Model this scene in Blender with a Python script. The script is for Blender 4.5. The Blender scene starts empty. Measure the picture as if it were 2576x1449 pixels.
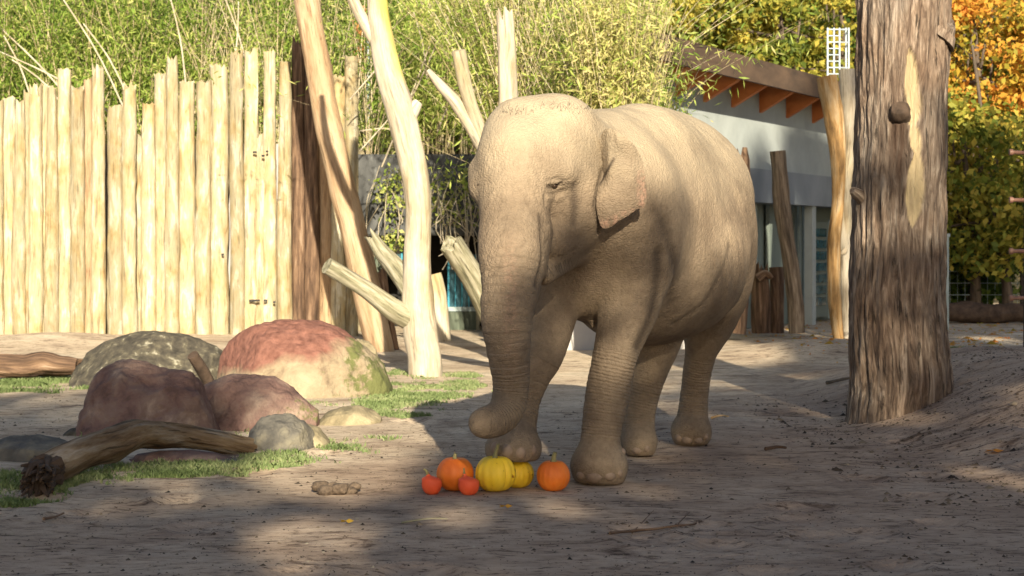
import bpy, bmesh, math, random
import numpy as np
from mathutils import Vector, Quaternion, Matrix
R = math.radians
random.seed(7)
rng = np.random.default_rng(7)
scn = bpy.context.scene
C = scn.collection

# ------------------------------------------------------------------ camera, sky, sun, exposure
CAM_H = 1.6; F = 4476.0; YH = 618.0          # pixel helper: picture measured as 2576 x 1449
cd = bpy.data.cameras.new('camera'); cam = bpy.data.objects.new('camera', cd); C.objects.link(cam)
cam.location = (0, 0, CAM_H); cam.rotation_euler = (R(90), 0, 0)
cd.sensor_width = 36; cd.lens = 36 * F / 2576; cd.shift_y = -(724.5 - YH) / 2576
cd.clip_start = 0.1; cd.clip_end = 1500
cd.dof.use_dof = True; cd.dof.focus_distance = 12.0; cd.dof.aperture_fstop = 5.0
scn.camera = cam
SUN_AZ, SUN_EL = R(7.5), R(21.5)
w = bpy.data.worlds.new("World"); scn.world = w; w.use_nodes = True
wn = w.node_tree; bg = wn.nodes['Background']
sky = wn.nodes.new('ShaderNodeTexSky'); sky.sky_type = 'NISHITA'; sky.sun_disc = False
sky.sun_elevation = SUN_EL; sky.sun_rotation = math.pi - SUN_AZ
sky.air_density = 1.0; sky.dust_density = 1.5; sky.ozone_density = 1.0
wn.links.new(sky.outputs[0], bg.inputs[0]); bg.inputs[1].default_value = 0.065
sl = bpy.data.lights.new('sun', 'SUN'); so = bpy.data.objects.new('sun', sl); C.objects.link(so)
sl.energy = 5.0; sl.angle = R(0.55); sl.color = (1.0, 0.9, 0.69)
LD = Vector((-math.sin(SUN_AZ) * math.cos(SUN_EL), math.cos(SUN_AZ) * math.cos(SUN_EL), -math.sin(SUN_EL)))
so.rotation_euler = LD.to_track_quat('-Z', 'Y').to_euler(); so.location = (4, -30, 20)
vs = scn.view_settings; vs.view_transform = 'Standard'; vs.look = 'None'; vs.gamma = 1.0
vs.use_curve_mapping = False; vs.exposure = 1.22
KX, KZ = math.tan(SUN_AZ), math.tan(SUN_EL) / math.cos(SUN_AZ)

# ------------------------------------------------------------------ helpers
def P(px, py, d):
    return np.array(((px - 1288) / F * d, d, CAM_H - (py - YH) / F * d))
def hsh(i, j, k, s=0):
    n = (i * 374761393 + j * 668265263 + k * 1274126177 + s * 974634777) & 0xffffffff
    n = ((n ^ (n >> 13)) * 1274126177) & 0xffffffff
    return ((n ^ (n >> 16)) & 0xffff) / 65535.0
def vnoise(p, s=0):
    p = np.asarray(p, dtype=np.float64)
    i = np.floor(p).astype(np.int64); f = p - i; f = f * f * (3 - 2 * f)
    r = 0
    for a in (0, 1):
        for b in (0, 1):
            for c in (0, 1):
                wt = (f[..., 0] if a else 1 - f[..., 0]) * (f[..., 1] if b else 1 - f[..., 1]) * (f[..., 2] if c else 1 - f[..., 2])
                r = r + wt * hsh(i[..., 0] + a, i[..., 1] + b, i[..., 2] + c, s)
    return r * 2 - 1
def fbm(p, o=4, s=0):
    p = np.asarray(p, dtype=np.float64); r = 0; a = 1; t = 0
    for k in range(o):
        r = r + a * vnoise(p * 2 ** k, s + k); t += a; a *= .5
    return r / t
def sstep(a, b, x):
    t = np.clip((x - a) / (b - a), 0, 1); return t * t * (3 - 2 * t)

def mesh_np(name, v, f, smooth=True, attrs=None, mat=None):
    me = bpy.data.meshes.new(name)
    v = np.asarray(v, dtype=np.float32)
    if isinstance(f, np.ndarray):
        n = f.shape[1]
        me.vertices.add(len(v)); me.vertices.foreach_set('co', v.ravel())
        me.loops.add(f.size); me.loops.foreach_set('vertex_index', f.astype(np.int32).ravel())
        me.polygons.add(len(f)); me.polygons.foreach_set('loop_start', np.arange(0, f.size, n, dtype=np.int32))
        me.polygons.foreach_set('loop_total', np.full(len(f), n, dtype=np.int32))
        me.update(calc_edges=True)
    else:
        me.from_pydata([tuple(map(float, q)) for q in v], [], f); me.update()
    if smooth: me.polygons.foreach_set('use_smooth', np.ones(len(me.polygons), dtype=bool))
    for k, a in (attrs or {}).items():
        a = np.asarray(a, dtype=np.float32)
        if a.ndim == 1:
            at = me.attributes.new(k, 'FLOAT', 'POINT'); at.data.foreach_set('value', a)
        else:
            at = me.attributes.new(k, 'FLOAT_VECTOR', 'POINT'); at.data.foreach_set('vector', a.ravel())
    if mat: me.materials.append(mat)
    return me
def obj(name, me, parent=None, loc=(0, 0, 0)):
    o = bpy.data.objects.new(name, me); C.objects.link(o); o.location = loc
    if parent is not None: o.parent = parent
    return o
def tag(o, label, cat, group=None, kind=None):
    if label: o['label'] = label
    if cat: o['category'] = cat
    if group: o['group'] = group
    if kind: o['kind'] = kind
    return o
def thing(name, label, cat, loc=(0, 0, 0), group=None):
    o = bpy.data.objects.new(name, None); C.objects.link(o); o.location = [float(c) for c in loc]; o.empty_display_size = .2
    return tag(o, label, cat, group)
def struct(name, me, label=None):
    o = obj(name, me); o['kind'] = 'structure'
    if label: o['label'] = label
    return o
class Geo:                                      # collects shapes for ONE mesh, numpy based
    def __init__(s): s.v = []; s.f = []; s.tc = []; s.n = 0
    def add(s, v, f, tc=None):
        v = np.asarray(v, dtype=float); s.v.append(v); s.f += [tuple(int(i) + s.n for i in q) for q in f]
        s.tc.append(v if tc is None else np.asarray(tc, dtype=float)); s.n += len(v); return s
    def box(s, c, d, rz=0, taper=1.0):
        v = []
        for z in (-.5, .5):
            k = 1 if z < 0 else taper
            for x, y in ((-.5, -.5), (.5, -.5), (.5, .5), (-.5, .5)): v.append((x * d[0] * k, y * d[1] * k, z * d[2]))
        v = np.array(v); ca, sa = math.cos(rz), math.sin(rz)
        v2 = np.stack([v[:, 0] * ca - v[:, 1] * sa, v[:, 0] * sa + v[:, 1] * ca, v[:, 2]], 1) + np.array(c)
        return s.add(v2, [(0, 3, 2, 1), (4, 5, 6, 7), (0, 1, 5, 4), (1, 2, 6, 5), (2, 3, 7, 6), (3, 0, 4, 7)])
    def beam(s, a, b, wd, ht, up=(0, 0, 1)):
        a, b = np.array(a, float), np.array(b, float); d = b - a; d /= np.linalg.norm(d)
        sd = np.cross(d, up); sd /= np.linalg.norm(sd); u = np.cross(sd, d)
        v = [p + sd * x * wd / 2 + u * y * ht / 2 for p in (a, b) for x, y in ((-1, -1), (1, -1), (1, 1), (-1, 1))]
        return s.add(v, [(0, 1, 2, 3), (4, 7, 6, 5), (0, 4, 5, 1), (1, 5, 6, 2), (2, 6, 7, 3), (3, 7, 4, 0)])
    def tube(s, pts, rad, sides=12, rings=None, rough=.0, freq=2.0, ridge=0., ridgef=6., seed=0, cap=True, jag=0., flat=1.):
        pts = np.asarray(pts, float); rad = np.asarray(rad, float)
        n = len(pts); rings = rings or max(2, n * 4)
        t = np.linspace(0, n - 1, rings); i = np.clip(t.astype(int), 0, n - 2); u = (t - i)[:, None]
        g = lambda k: pts[np.clip(i + k, 0, n - 1)]
        if n > 2:
            p0, p1, p2, p3 = g(-1), g(0), g(1), g(2)
            c = .5 * ((2 * p1) + (-p0 + p2) * u + (2 * p0 - 5 * p1 + 4 * p2 - p3) * u ** 2 + (-p0 + 3 * p1 - 3 * p2 + p3) * u ** 3)
        else: c = g(0) * (1 - u) + g(1) * u
        r = rad[i] * (1 - u[:, 0]) + rad[i + 1] * u[:, 0]
        L = np.concatenate([[0], np.cumsum(np.linalg.norm(np.diff(c, axis=0), axis=1))])
        tg = np.gradient(c, axis=0); tg /= np.linalg.norm(tg, axis=1)[:, None] + 1e-9
        ref = np.array((1., 0, 0)) if abs(tg[0][0]) < .8 else np.array((0, 0, 1.))
        A = []
        a = ref
        for k in range(rings):
            a = a - tg[k] * np.dot(a, tg[k]); a = a / np.linalg.norm(a); A.append(a)
        A = np.array(A); B = np.cross(tg, A)
        th = np.linspace(0, 2 * math.pi, sides, endpoint=False)
        ct, st = np.cos(th), np.sin(th)
        q = np.stack([np.broadcast_to(ct, (rings, sides)) * freq, np.broadcast_to(st, (rings, sides)) * freq, np.broadcast_to((L * freq * 1.2)[:, None], (rings, sides))], -1) + seed * 7.3
        rr = r[:, None] * (1 + rough * fbm(q, 3, seed))
        if ridge:
            q2 = np.stack([np.broadcast_to(ct, (rings, sides)) * ridgef, np.broadcast_to(st, (rings, sides)) * ridgef, np.broadcast_to((L * 1.2)[:, None], (rings, sides))], -1) + seed * 3.1
            rr = rr * (1 + ridge * (1 - np.abs(fbm(q2, 3, seed + 5)) * 2.4))
        v = c[:, None, :] + rr[..., None] * (ct[None, :, None] * A[:, None, :] * flat + st[None, :, None] * B[:, None, :])
        if jag:
            j = jag * (vnoise(np.stack([ct * 3, st * 3, st * 0 + seed], -1), 3) + .3 * rng.random(sides))
            v[-1] += tg[-1] * j[:, None]
        tc = np.stack([np.broadcast_to(ct * r.mean(), (rings, sides)), np.broadcast_to(st * r.mean(), (rings, sides)), np.broadcast_to(L[:, None], (rings, sides))], -1)
        f = []
        for k in range(rings - 1):
            for m in range(sides):
                m2 = (m + 1) % sides
                f.append((k * sides + m, k * sides + m2, (k + 1) * sides + m2, (k + 1) * sides + m))
        v = v.reshape(-1, 3); tc = tc.reshape(-1, 3)
        if cap:
            e0, e1 = c[0], c[-1] - tg[-1] * r[-1] * .06 - tg[-1] * jag * .3
            v = np.vstack([v, e0, e1]); tc = np.vstack([tc, (0, 0, 0), (0, 0, L[-1])])
            b = rings * sides
            for m in range(sides):
                m2 = (m + 1) % sides
                f.append((b, m2, m)); f.append((b + 1, (rings - 1) * sides + m, (rings - 1) * sides + m2))
        return s.add(v, f, tc)
    def mesh(s, name, mat, smooth=True, origin=(0, 0, 0), attrs=None):
        v = np.vstack(s.v) - np.array(origin, float)
        a = {'tc': np.vstack(s.tc)}; a.update(attrs or {})
        me = mesh_np(name, v, s.f, smooth, a, mat)
        if smooth:
            me.calc_loop_triangles()
            try: me.set_sharp_from_angle(angle=R(50))
            except Exception: pass
        return me

# ------------------------------------------------------------------ materials
def nmat(name, ramp, scale=4., stretch=(1, 1, 1), detail=6, rough=.85, bump=.3, bscale=None, bstretch=None, bdist=.02, coord='tc',
         ramp2=None, s2=1.2, rnd=0., spec=.25, trans=0., attr_ramp=None, distort=0.3, lo=.3, hi=.7, crack=0., cstretch=(16, 16, .7)):
    m = bpy.data.materials.new(name); m.use_nodes = True; nt = m.node_tree; N = nt.nodes; Lk = nt.links
    b = N['Principled BSDF']; b.inputs['Roughness'].default_value = rough
    b.inputs['Specular IOR Level'].default_value = spec
    if coord == 'tc': a = N.new('ShaderNodeAttribute'); a.attribute_name = 'tc'; vec = a.outputs['Vector']
    elif coord == 'pos': a = N.new('ShaderNodeNewGeometry'); vec = a.outputs['Position']
    else: a = N.new('ShaderNodeTexCoord'); vec = a.outputs['Object']
    if rnd:
        oi = N.new('ShaderNodeObjectInfo'); ad = N.new('ShaderNodeVectorMath'); ad.operation = 'MULTIPLY_ADD'
        cx = N.new('ShaderNodeCombineXYZ')
        for k in range(3): Lk.new(oi.outputs['Random'], cx.inputs[k])
        Lk.new(cx.outputs[0], ad.inputs[0]); ad.inputs[1].default_value = (37, 53, 71); Lk.new(vec, ad.inputs[2]); vec = ad.outputs[0]
    def noise(sc, st, det, dis=distort):
        mp = N.new('ShaderNodeMapping'); mp.inputs['Scale'].default_value = st; Lk.new(vec, mp.inputs['Vector'])
        n = N.new('ShaderNodeTexNoise'); n.inputs['Scale'].default_value = sc; n.inputs['Detail'].default_value = det
        n.inputs['Roughness'].default_value = .62; n.inputs['Distortion'].default_value = dis
        Lk.new(mp.outputs[0], n.inputs['Vector']); return n.outputs['Fac']
    def rampn(fac, r, lo=lo, hi=hi):
        cr = N.new('ShaderNodeValToRGB'); el = cr.color_ramp.elements
        while len(el) < len(r): el.new(.5)
        for e, (pp, c) in zip(el, r): e.position = lo + pp * (hi - lo); e.color = (*c, 1)
        Lk.new(fac, cr.inputs[0]); return cr.outputs[0]
    n1 = noise(scale, stretch, detail)
    col = rampn(n1, ramp)
    if attr_ramp:
        at = N.new('ShaderNodeAttribute'); at.attribute_name = 'tint'; c2 = rampn(at.outputs['Fac'], attr_ramp, 0, 1); col = c2
    if ramp2:
        n2 = noise(s2, (1, 1, 1) if coord != 'tc' else (1, 1, .6), 4)
        mx = N.new('ShaderNodeMix'); mx.data_type = 'RGBA'; mx.blend_type = 'MULTIPLY'; mx.inputs['Factor'].default_value = 1
        Lk.new(col, mx.inputs['A']); Lk.new(rampn(n2, ramp2), mx.inputs['B']); col = mx.outputs['Result']
    if crack:
        nc = noise(2.2, cstretch, 6, .5); cc_ = rampn(nc, [(0, (1 - crack,) * 3), (.16, (1 - crack * .9,) * 3), (.24, (1, 1, 1)), (1, (1, 1, 1))], .3, .8)
        ng = noise(5, (cstretch[0] * 1.6, cstretch[1] * 1.6, 1.2), 6, .2); cg = rampn(ng, [(0, (.78, .76, .74)), (1, (1.06, 1.06, 1.06))], .35, .65)
        for c_ in (cc_, cg):
            mx = N.new('ShaderNodeMix'); mx.data_type = 'RGBA'; mx.blend_type = 'MULTIPLY'; mx.inputs['Factor'].default_value = 1
            Lk.new(col, mx.inputs['A']); Lk.new(c_, mx.inputs['B']); col = mx.outputs['Result']
    if rnd:
        hv = N.new('ShaderNodeHueSaturation'); mr = N.new('ShaderNodeMapRange'); mr.inputs['To Min'].default_value = 1 - rnd; mr.inputs['To Max'].default_value = 1 + rnd
        Lk.new(oi.outputs['Random'], mr.inputs['Value']); Lk.new(mr.outputs[0], hv.inputs['Value']); Lk.new(col, hv.inputs['Color']); col = hv.outputs[0]
    Lk.new(col, b.inputs['Base Color'])
    if bump:
        bn = noise(bscale or scale * 2, bstretch or stretch, 8)
        bm_ = N.new('ShaderNodeBump'); bm_.inputs['Strength'].default_value = bump; bm_.inputs['Distance'].default_value = bdist
        Lk.new(bn, bm_.inputs['Height']); Lk.new(bm_.outputs[0], b.inputs['Normal'])
    if trans:
        tr = N.new('ShaderNodeBsdfTranslucent'); Lk.new(col, tr.inputs[0]); ms = N.new('ShaderNodeMixShader'); ms.inputs[0].default_value = trans
        Lk.new(b.outputs[0], ms.inputs[1]); Lk.new(tr.outputs[0], ms.inputs[2]); Lk.new(ms.outputs[0], N['Material Output'].inputs[0])
    m['nodes'] = 1
    return m
WS = (14, 14, 1.2)
m_pole = nmat('pole_wood', [(0, (.25, .18, .1)), (.22, (.32, .26, .155)), (.5, (.355, .305, .2)), (.62, (.37, .32, .215)), (.7, (.43, .395, .3)), (1, (.46, .43, .34))], 2.0, (4.5, 4.5, .9), detail=10, rough=.85, crack=.42, bump=.8, bscale=3, bstretch=(12, 12, 1), bdist=.015,
              ramp2=[(0, (.85, .7, .52)), (.2, (.97, .88, .72)), (.35, (1, .96, .88)), (.6, (1, 1, 1)), (1, (.95, .97, 1.02))], s2=2.6, rnd=.2)
m_pale = nmat('bleached_wood', [(0, (.28, .22, .15)), (.4, (.45, .39, .31)), (1, (.58, .53, .45))], 2.0, (5, 5, .8), crack=.45, bump=.6, bscale=3, bstretch=(12, 12, 1), bdist=.012,
              ramp2=[(0, (.75, .68, .42)), (.5, (1, .98, .92)), (1, (1, 1, 1))], s2=.9, rnd=.08)
m_bark = nmat('peeling_brown_bark', [(0, (.035, .022, .015)), (.45, (.12, .072, .046)), (.75, (.21, .13, .08)), (1, (.32, .23, .16))], 2.2, (9, 9, .8), bump=.9, bscale=2.6, bstretch=(14, 14, 1.2), bdist=.03, rnd=.15)
m_greybark = nmat('grey_brown_wood', [(0, (.05, .038, .028)), (.5, (.16, .12, .085)), (1, (.33, .26, .19))], 2.2, (9, 9, .8), bump=.8, bscale=2.6, bstretch=(14, 14, 1.2), bdist=.025, rnd=.1)
m_orangewood = nmat('orange_weathered_wood', [(0, (.12, .07, .035)), (.45, (.42, .25, .1)), (1, (.58, .46, .3))], 1.6, (7, 7, .9), crack=.5, bump=.6, bdist=.02, rnd=.1)
m_mosslog = nmat('mossy_grey_wood', [(0, (.09, .085, .05)), (.4, (.24, .22, .14)), (1, (.46, .42, .32))], 2.4, (8, 8, .9), crack=.6, bump=.8, bdist=.015)
m_tanlog = nmat('tan_stripped_wood', [(0, (.17, .1, .055)), (.4, (.34, .23, .135)), (1, (.47, .36, .24))], 1.4, (5, 5, .7), crack=.5, bump=.6, bscale=3, bstretch=(12, 12, 1), bdist=.015)
def algae(m):
    m = m.copy(); nt = m.node_tree; N = nt.nodes; b = N['Principled BSDF']; src = b.inputs['Base Color'].links[0].from_socket
    a = N.new('ShaderNodeAttribute'); a.attribute_name = 'tc'; sp = N.new('ShaderNodeSeparateXYZ'); nt.links.new(a.outputs['Vector'], sp.inputs[0])
    n = N.new('ShaderNodeTexNoise'); n.inputs['Scale'].default_value = 2.2; n.inputs['Detail'].default_value = 7; nt.links.new(a.outputs['Vector'], n.inputs['Vector'])
    def mt(op, x, y):
        q = N.new('ShaderNodeMath'); q.operation = op
        for k, z in enumerate((x, y)):
            if hasattr(z, 'links'): nt.links.new(z, q.inputs[k])
            else: q.inputs[k].default_value = z
        return q.outputs[0]
    f = mt('ADD', mt('ADD', mt('MULTIPLY', sp.outputs[2], .28), mt('MULTIPLY', sp.outputs[0], 1.6)), mt('MULTIPLY', n.outputs['Fac'], .9))
    mr = N.new('ShaderNodeMapRange'); mr.inputs['From Min'].default_value = 1.62; mr.inputs['From Max'].default_value = 2.05; mr.inputs['To Max'].default_value = .9; nt.links.new(f, mr.inputs['Value'])
    mx = N.new('ShaderNodeMix'); mx.data_type = 'RGBA'; nt.links.new(mr.outputs[0], mx.inputs['Factor']); nt.links.new(src, mx.inputs['A']); mx.inputs['B'].default_value = (.5, .42, .06, 1)
    nt.links.new(mx.outputs['Result'], b.inputs['Base Color']); return m
m_whitetree = algae(m_pale)
m_rockred = nmat('red_granite', [(0, (.16, .06, .05)), (.45, (.36, .13, .09)), (.62, (.42, .2, .13)), (.72, (.42, .32, .22)), (1, (.5, .42, .28))], 1.0, coord='obj', rough=.9, bump=.5, bscale=9, bdist=.04, lo=.25, hi=.72)
m_rockpurple = nmat('purple_brown_stone', [(0, (.06, .035, .032)), (.4, (.16, .095, .08)), (.7, (.21, .14, .112)), (1, (.34, .25, .19))], 3.5, detail=12, coord='obj', rough=.9, bump=1, bscale=7, bdist=.06, lo=.3, hi=.7)
m_rockdark = nmat('dark_lichen_stone', [(0, (.025, .022, .018)), (.5, (.065, .056, .043)), (.74, (.11, .095, .065)), (.8, (.2, .18, .135)), (1, (.36, .33, .25))], 9, detail=9, coord='obj', rough=.95, bump=.8, bscale=9, bdist=.04, lo=.25, hi=.72)
m_rockgrey = nmat('grey_stone', [(0, (.05, .048, .045)), (.5, (.11, .1, .085)), (1, (.22, .195, .14))], 4, coord='obj', rough=.9, bump=.8, bscale=10, bdist=.03)
m_rocktan = nmat('yellow_grey_stone', [(0, (.08, .07, .045)), (.5, (.22, .18, .11)), (1, (.36, .3, .19))], 3.5, coord='obj', rough=.9, bump=.8, bscale=12, bdist=.03)
m_concrete = nmat('grey_green_concrete', [(0, (.31, .34, .34)), (1, (.4, .43, .42))], .6, coord='pos', rough=.85, bump=.15, bscale=18, bdist=.01, ramp2=[(0, (.85, .85, .84)), (1, (1, 1, 1))], s2=2)
m_bluecon = nmat('blue_grey_beam', [(0, (.17, .19, .21)), (1, (.25, .27, .29))], .8, coord='pos', rough=.8, bump=.1, bscale=15, bdist=.01)
m_blackcon = nmat('black_stained_concrete', [(0, (.035, .035, .035)), (.6, (.085, .085, .085)), (1, (.2, .2, .19))], 1.2, (2.2, 2.2, .6), coord='pos', rough=.8, bump=.2, bscale=12, bdist=.01)
m_backwall = nmat('lavender_plaster', [(0, (.3, .28, .27)), (1, (.42, .4, .38))], 1, coord='pos', bump=.1)
m_panel = nmat('green_grey_panel', [(0, (.13, .155, .14)), (1, (.2, .23, .205))], 1.0, (1, 1, .3), coord='pos', rough=.7, bump=.1)
m_fascia = nmat('brown_fascia', [(0, (.05, .035, .026)), (1, (.12, .078, .052))], 1.2, (1, 1, 3), coord='pos', rough=.7, bump=.15)
m_rafter = nmat('orange_rafter', [(0, (.45, .13, .04)), (1, (.65, .24, .08))], 2, coord='pos', rough=.6, bump=.15)
m_metal = nmat('pale_blue_metal', [(0, (.34, .4, .45)), (1, (.44, .5, .55))], 5, coord='pos', rough=.4, bump=0)
m_steel = nmat('dull_steel', [(0, (.22, .27, .27)), (1, (.34, .4, .4))], 3, coord='pos', rough=.5, bump=0)
m_doorwood = nmat('grey_green_planks', [(0, (.06, .075, .055)), (1, (.13, .15, .11))], 3, (4, 4, 1), coord='pos', rough=.8, bump=.3)
m_blueframe = nmat('teal_frame', [(0, (.03, .2, .3)), (1, (.06, .32, .42))], 3, coord='pos', rough=.5, bump=0)
m_glass = nmat('dark_window_glass', [(0, (.02, .06, .08)), (1, (.06, .14, .17))], 3, coord='pos', rough=.08, bump=0, spec=.6)
m_dark = nmat('dark_interior', [(0, (.012, .012, .012)), (1, (.03, .028, .025))], 2, coord='pos', rough=.9, bump=0)
m_darkpost = nmat('dark_post', [(0, (.02, .02, .02)), (1, (.06, .05, .045))], 4, coord='pos', rough=.8, bump=.2)
m_insul = nmat('brown_insulator', [(0, (.16, .08, .055)), (1, (.26, .14, .1))], 6, coord='pos', rough=.45, bump=0)
m_nail = nmat('toenail', [(0, (.17, .12, .085)), (1, (.27, .195, .145))], 22, coord='pos', rough=.6, bump=.2, bdist=.004)
m_stem = nmat('pumpkin_stem', [(0, (.16, .14, .05)), (1, (.35, .3, .14))], 20, coord='obj', rough=.8, bump=.4, bdist=.004)
def leafmat(name, ramp, trans=.3, rough=.6):
    return nmat(name, [(0, (0, 0, 0)), (1, (0, 0, 0))], attr_ramp=ramp, rough=rough, bump=0, trans=trans, spec=.2)
m_bamboo = leafmat('bamboo_leaf', [(0, (.07, .12, .02)), (.3, (.2, .31, .045)), (.65, (.4, .46, .11)), (1, (.58, .52, .22))], .4)
m_culm = leafmat('dry_culm', [(0, (.25, .2, .1)), (.5, (.48, .39, .24)), (1, (.62, .54, .38))], .0)
m_autumn = leafmat('yellow_green_leaf', [(0, (.05, .08, .02)), (.3, (.16, .2, .03)), (.65, (.42, .36, .06)), (1, (.6, .45, .09))], .4)
m_orange = leafmat('orange_leaf', [(0, (.1, .12, .02)), (.3, (.36, .3, .04)), (.6, (.62, .33, .05)), (1, (.6, .2, .05))], .4)
m_green = leafmat('green_leaf', [(0, (.02, .045, .01)), (.5, (.06, .11, .02)), (1, (.2, .25, .04))], .3)
m_fir = leafmat('fir_needles', [(0, (.01, .03, .012)), (1, (.05, .1, .03))], .1)
m_grass = leafmat('grass_blade', [(0, (.09, .13, .04)), (.5, (.2, .26, .1)), (1, (.38, .4, .2))], .3)
m_debris = leafmat('debris', [(0, (.03, .022, .016)), (.55, (.12, .08, .05)), (.85, (.3, .22, .14)), (1, (.5, .42, .3))], 0, .9)
m_bk = nmat('forest_trunk_bark', [(0, (.03, .022, .016)), (1, (.16, .12, .09))], 2.2, (9, 9, .8), bump=.6, bdist=.02)
# ------------------------------------------------------------------ ground
_g = np.random.default_rng(31); PRINTS = [(_g.uniform(-4, 4.5), 8.6 + 10 * _g.random() ** 1.3, _g.uniform(.14, .19)) for _ in range(90)]
PRINTS = [p for p in PRINTS if not (-.8 < p[0] < 1.7 and 11 < p[1] < 14.7)]
def H(x, y):
    x = np.asarray(x, float); y = np.asarray(y, float)
    h = .55 * sstep(2.9, 4.9, x) * sstep(10.5, 15, y) * (1 - sstep(18, 24, y))
    h = h + .05 * sstep(26, 31, y) * (1 - sstep(2, 5, x)) * sstep(-2.0, -4.5, x)
    h = h + .20 * np.exp(-((x + 7.2) / 1.5) ** 2 - ((y - 28) / 1.6) ** 2)
    h = h + .22 * np.exp(-((x - 4.6) / 1.4) ** 2 - ((y - 26) / 1.2) ** 2)
    q = np.stack([x * .35, y * .5, x * 0 + 3.3], -1)
    am = .035 * (1 - .7 * np.exp(-((x - .6) / 1.6) ** 2 - ((y - 12.4) / 2.2) ** 2))
    h = h + am * fbm(q, 2, 11)
    q = np.stack([x * 2.2, y * 3.4, x * 0 + 1.3], -1)
    rough = .012 + .018 * sstep(2.2, 4.0, x) * sstep(9, 12, y)
    for fx, fy, fr in PRINTS:
        m = (np.abs(x - fx) < .7) & (np.abs(y - fy) < .7)
        if np.any(m):
            r2_ = ((x - fx) ** 2 + (y - fy) ** 2) / fr ** 2
            h = h - np.where(m, .028 * np.exp(-r2_ ** 2) - .014 * np.exp(-(np.sqrt(r2_) - 1.25) ** 2 / .05), 0)
    return h + rough * fbm(q, 4, 21)
def axis(segs):
    o = []
    for a, b, s in segs: o += list(np.arange(a, b, s))
    o.append(segs[-1][1]); return np.array(o)
gx = axis([(-300, -60, 20), (-60, -12, 3), (-12, -4.5, .25), (-4.5, 5.5, .05), (5.5, 12, .25), (12, 60, 3), (60, 300, 20)])
gy = axis([(-300, -40, 20), (-40, 6, 2), (6, 8, .25), (8, 17, .045), (17, 34, .14), (34, 60, 1.5), (60, 400, 20)])
X, Y = np.meshgrid(gx, gy, indexing='ij'); Z = H(X, Y)
nx, ny = X.shape; idx = np.arange(nx * ny).reshape(nx, ny)
fq = np.stack([idx[:-1, :-1], idx[1:, :-1], idx[1:, 1:], idx[:-1, 1:]], -1).reshape(-1, 4)
def ground_material():
    m = bpy.data.materials.new('sandy_soil'); m.use_nodes = True; nt = m.node_tree; N = nt.nodes; Lk = nt.links
    b = N['Principled BSDF']; b.inputs['Roughness'].default_value = .95; b.inputs['Specular IOR Level'].default_value = .15
    g = N.new('ShaderNodeNewGeometry')
    def noise(sc, st, det=8, rgh=.6, dis=.4):
        mp = N.new('ShaderNodeMapping'); mp.inputs['Scale'].default_value = st; Lk.new(g.outputs['Position'], mp.inputs['Vector'])
        n = N.new('ShaderNodeTexNoise'); n.inputs['Scale'].default_value = sc; n.inputs['Detail'].default_value = det; n.inputs['Roughness'].default_value = rgh
        n.inputs['Distortion'].default_value = dis; Lk.new(mp.outputs[0], n.inputs['Vector']); return n.outputs['Fac']
    def ramp(f, st):
        cr = N.new('ShaderNodeValToRGB'); el = cr.color_ramp.elements
        while len(el) < len(st): el.new(.5)
        for e, (p, c) in zip(el, st): e.position = p; e.color = (*c, 1)
        Lk.new(f, cr.inputs[0]); return cr.outputs[0]
    def mul(a, c, k=1.0):
        mx = N.new('ShaderNodeMix'); mx.data_type = 'RGBA'; mx.blend_type = 'MULTIPLY'; mx.inputs['Factor'].default_value = k
        Lk.new(a, mx.inputs['A']); Lk.new(c, mx.inputs['B']); return mx.outputs['Result']
    base = ramp(noise(.7, (.6, 1, 1)), [(.3, (.5, .385, .275)), (.5, (.68, .55, .4)), (.75, (.8, .69, .52))])
    streak = ramp(noise(2.2, (.7, 1.5, 1), 10, .72, 1.2), [(.36, (.36, .32, .31)), (.44, (.86, .84, .83)), (.55, (1, 1, 1))])
    speck = ramp(noise(16, (.5, 1.3, 1), 7, .75), [(.36, (.2, .17, .16)), (.46, (.85, .84, .84)), (.7, (1, 1, 1)), (.8, (1.2, 1.2, 1.15))])
    blot = ramp(noise(1.1, (1, 1, 1), 5), [(.34, (.68, .65, .65)), (.48, (1, 1, 1))])
    sp = N.new('ShaderNodeSeparateXYZ'); Lk.new(g.outputs['Position'], sp.inputs[0])      # foreground darker, back and left paler: shade and sunlight painted into the sand
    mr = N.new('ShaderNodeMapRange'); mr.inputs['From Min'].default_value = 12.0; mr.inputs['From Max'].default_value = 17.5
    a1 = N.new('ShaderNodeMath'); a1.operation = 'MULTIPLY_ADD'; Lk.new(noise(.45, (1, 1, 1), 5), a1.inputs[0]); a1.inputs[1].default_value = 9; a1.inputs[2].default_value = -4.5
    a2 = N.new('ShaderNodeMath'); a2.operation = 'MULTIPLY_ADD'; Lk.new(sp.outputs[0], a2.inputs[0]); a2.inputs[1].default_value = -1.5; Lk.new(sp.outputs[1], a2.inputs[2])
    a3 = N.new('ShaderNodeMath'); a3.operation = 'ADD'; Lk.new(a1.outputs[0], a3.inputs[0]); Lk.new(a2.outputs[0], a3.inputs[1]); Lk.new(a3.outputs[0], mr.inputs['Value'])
    shade_tone = ramp(mr.outputs[0], [(0, (.74, .68, .68)), (1, (1, 1, 1))])
    Lk.new(mul(mul(mul(mul(base, shade_tone), streak, 1.0), speck, 1.0), blot, .8), b.inputs['Base Color'])
    ad = N.new('ShaderNodeMath'); ad.operation = 'ADD'; Lk.new(noise(7, (.6, 1.4, 1), 10, .7), ad.inputs[0]); Lk.new(noise(34, (1, 1, 1), 8, .7), ad.inputs[1])
    bp = N.new('ShaderNodeBump'); bp.inputs['Strength'].default_value = .9; bp.inputs['Distance'].default_value = .022
    Lk.new(ad.outputs[0], bp.inputs['Height']); Lk.new(bp.outputs[0], b.inputs['Normal'])
    return m
m_ground = ground_material()
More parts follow.
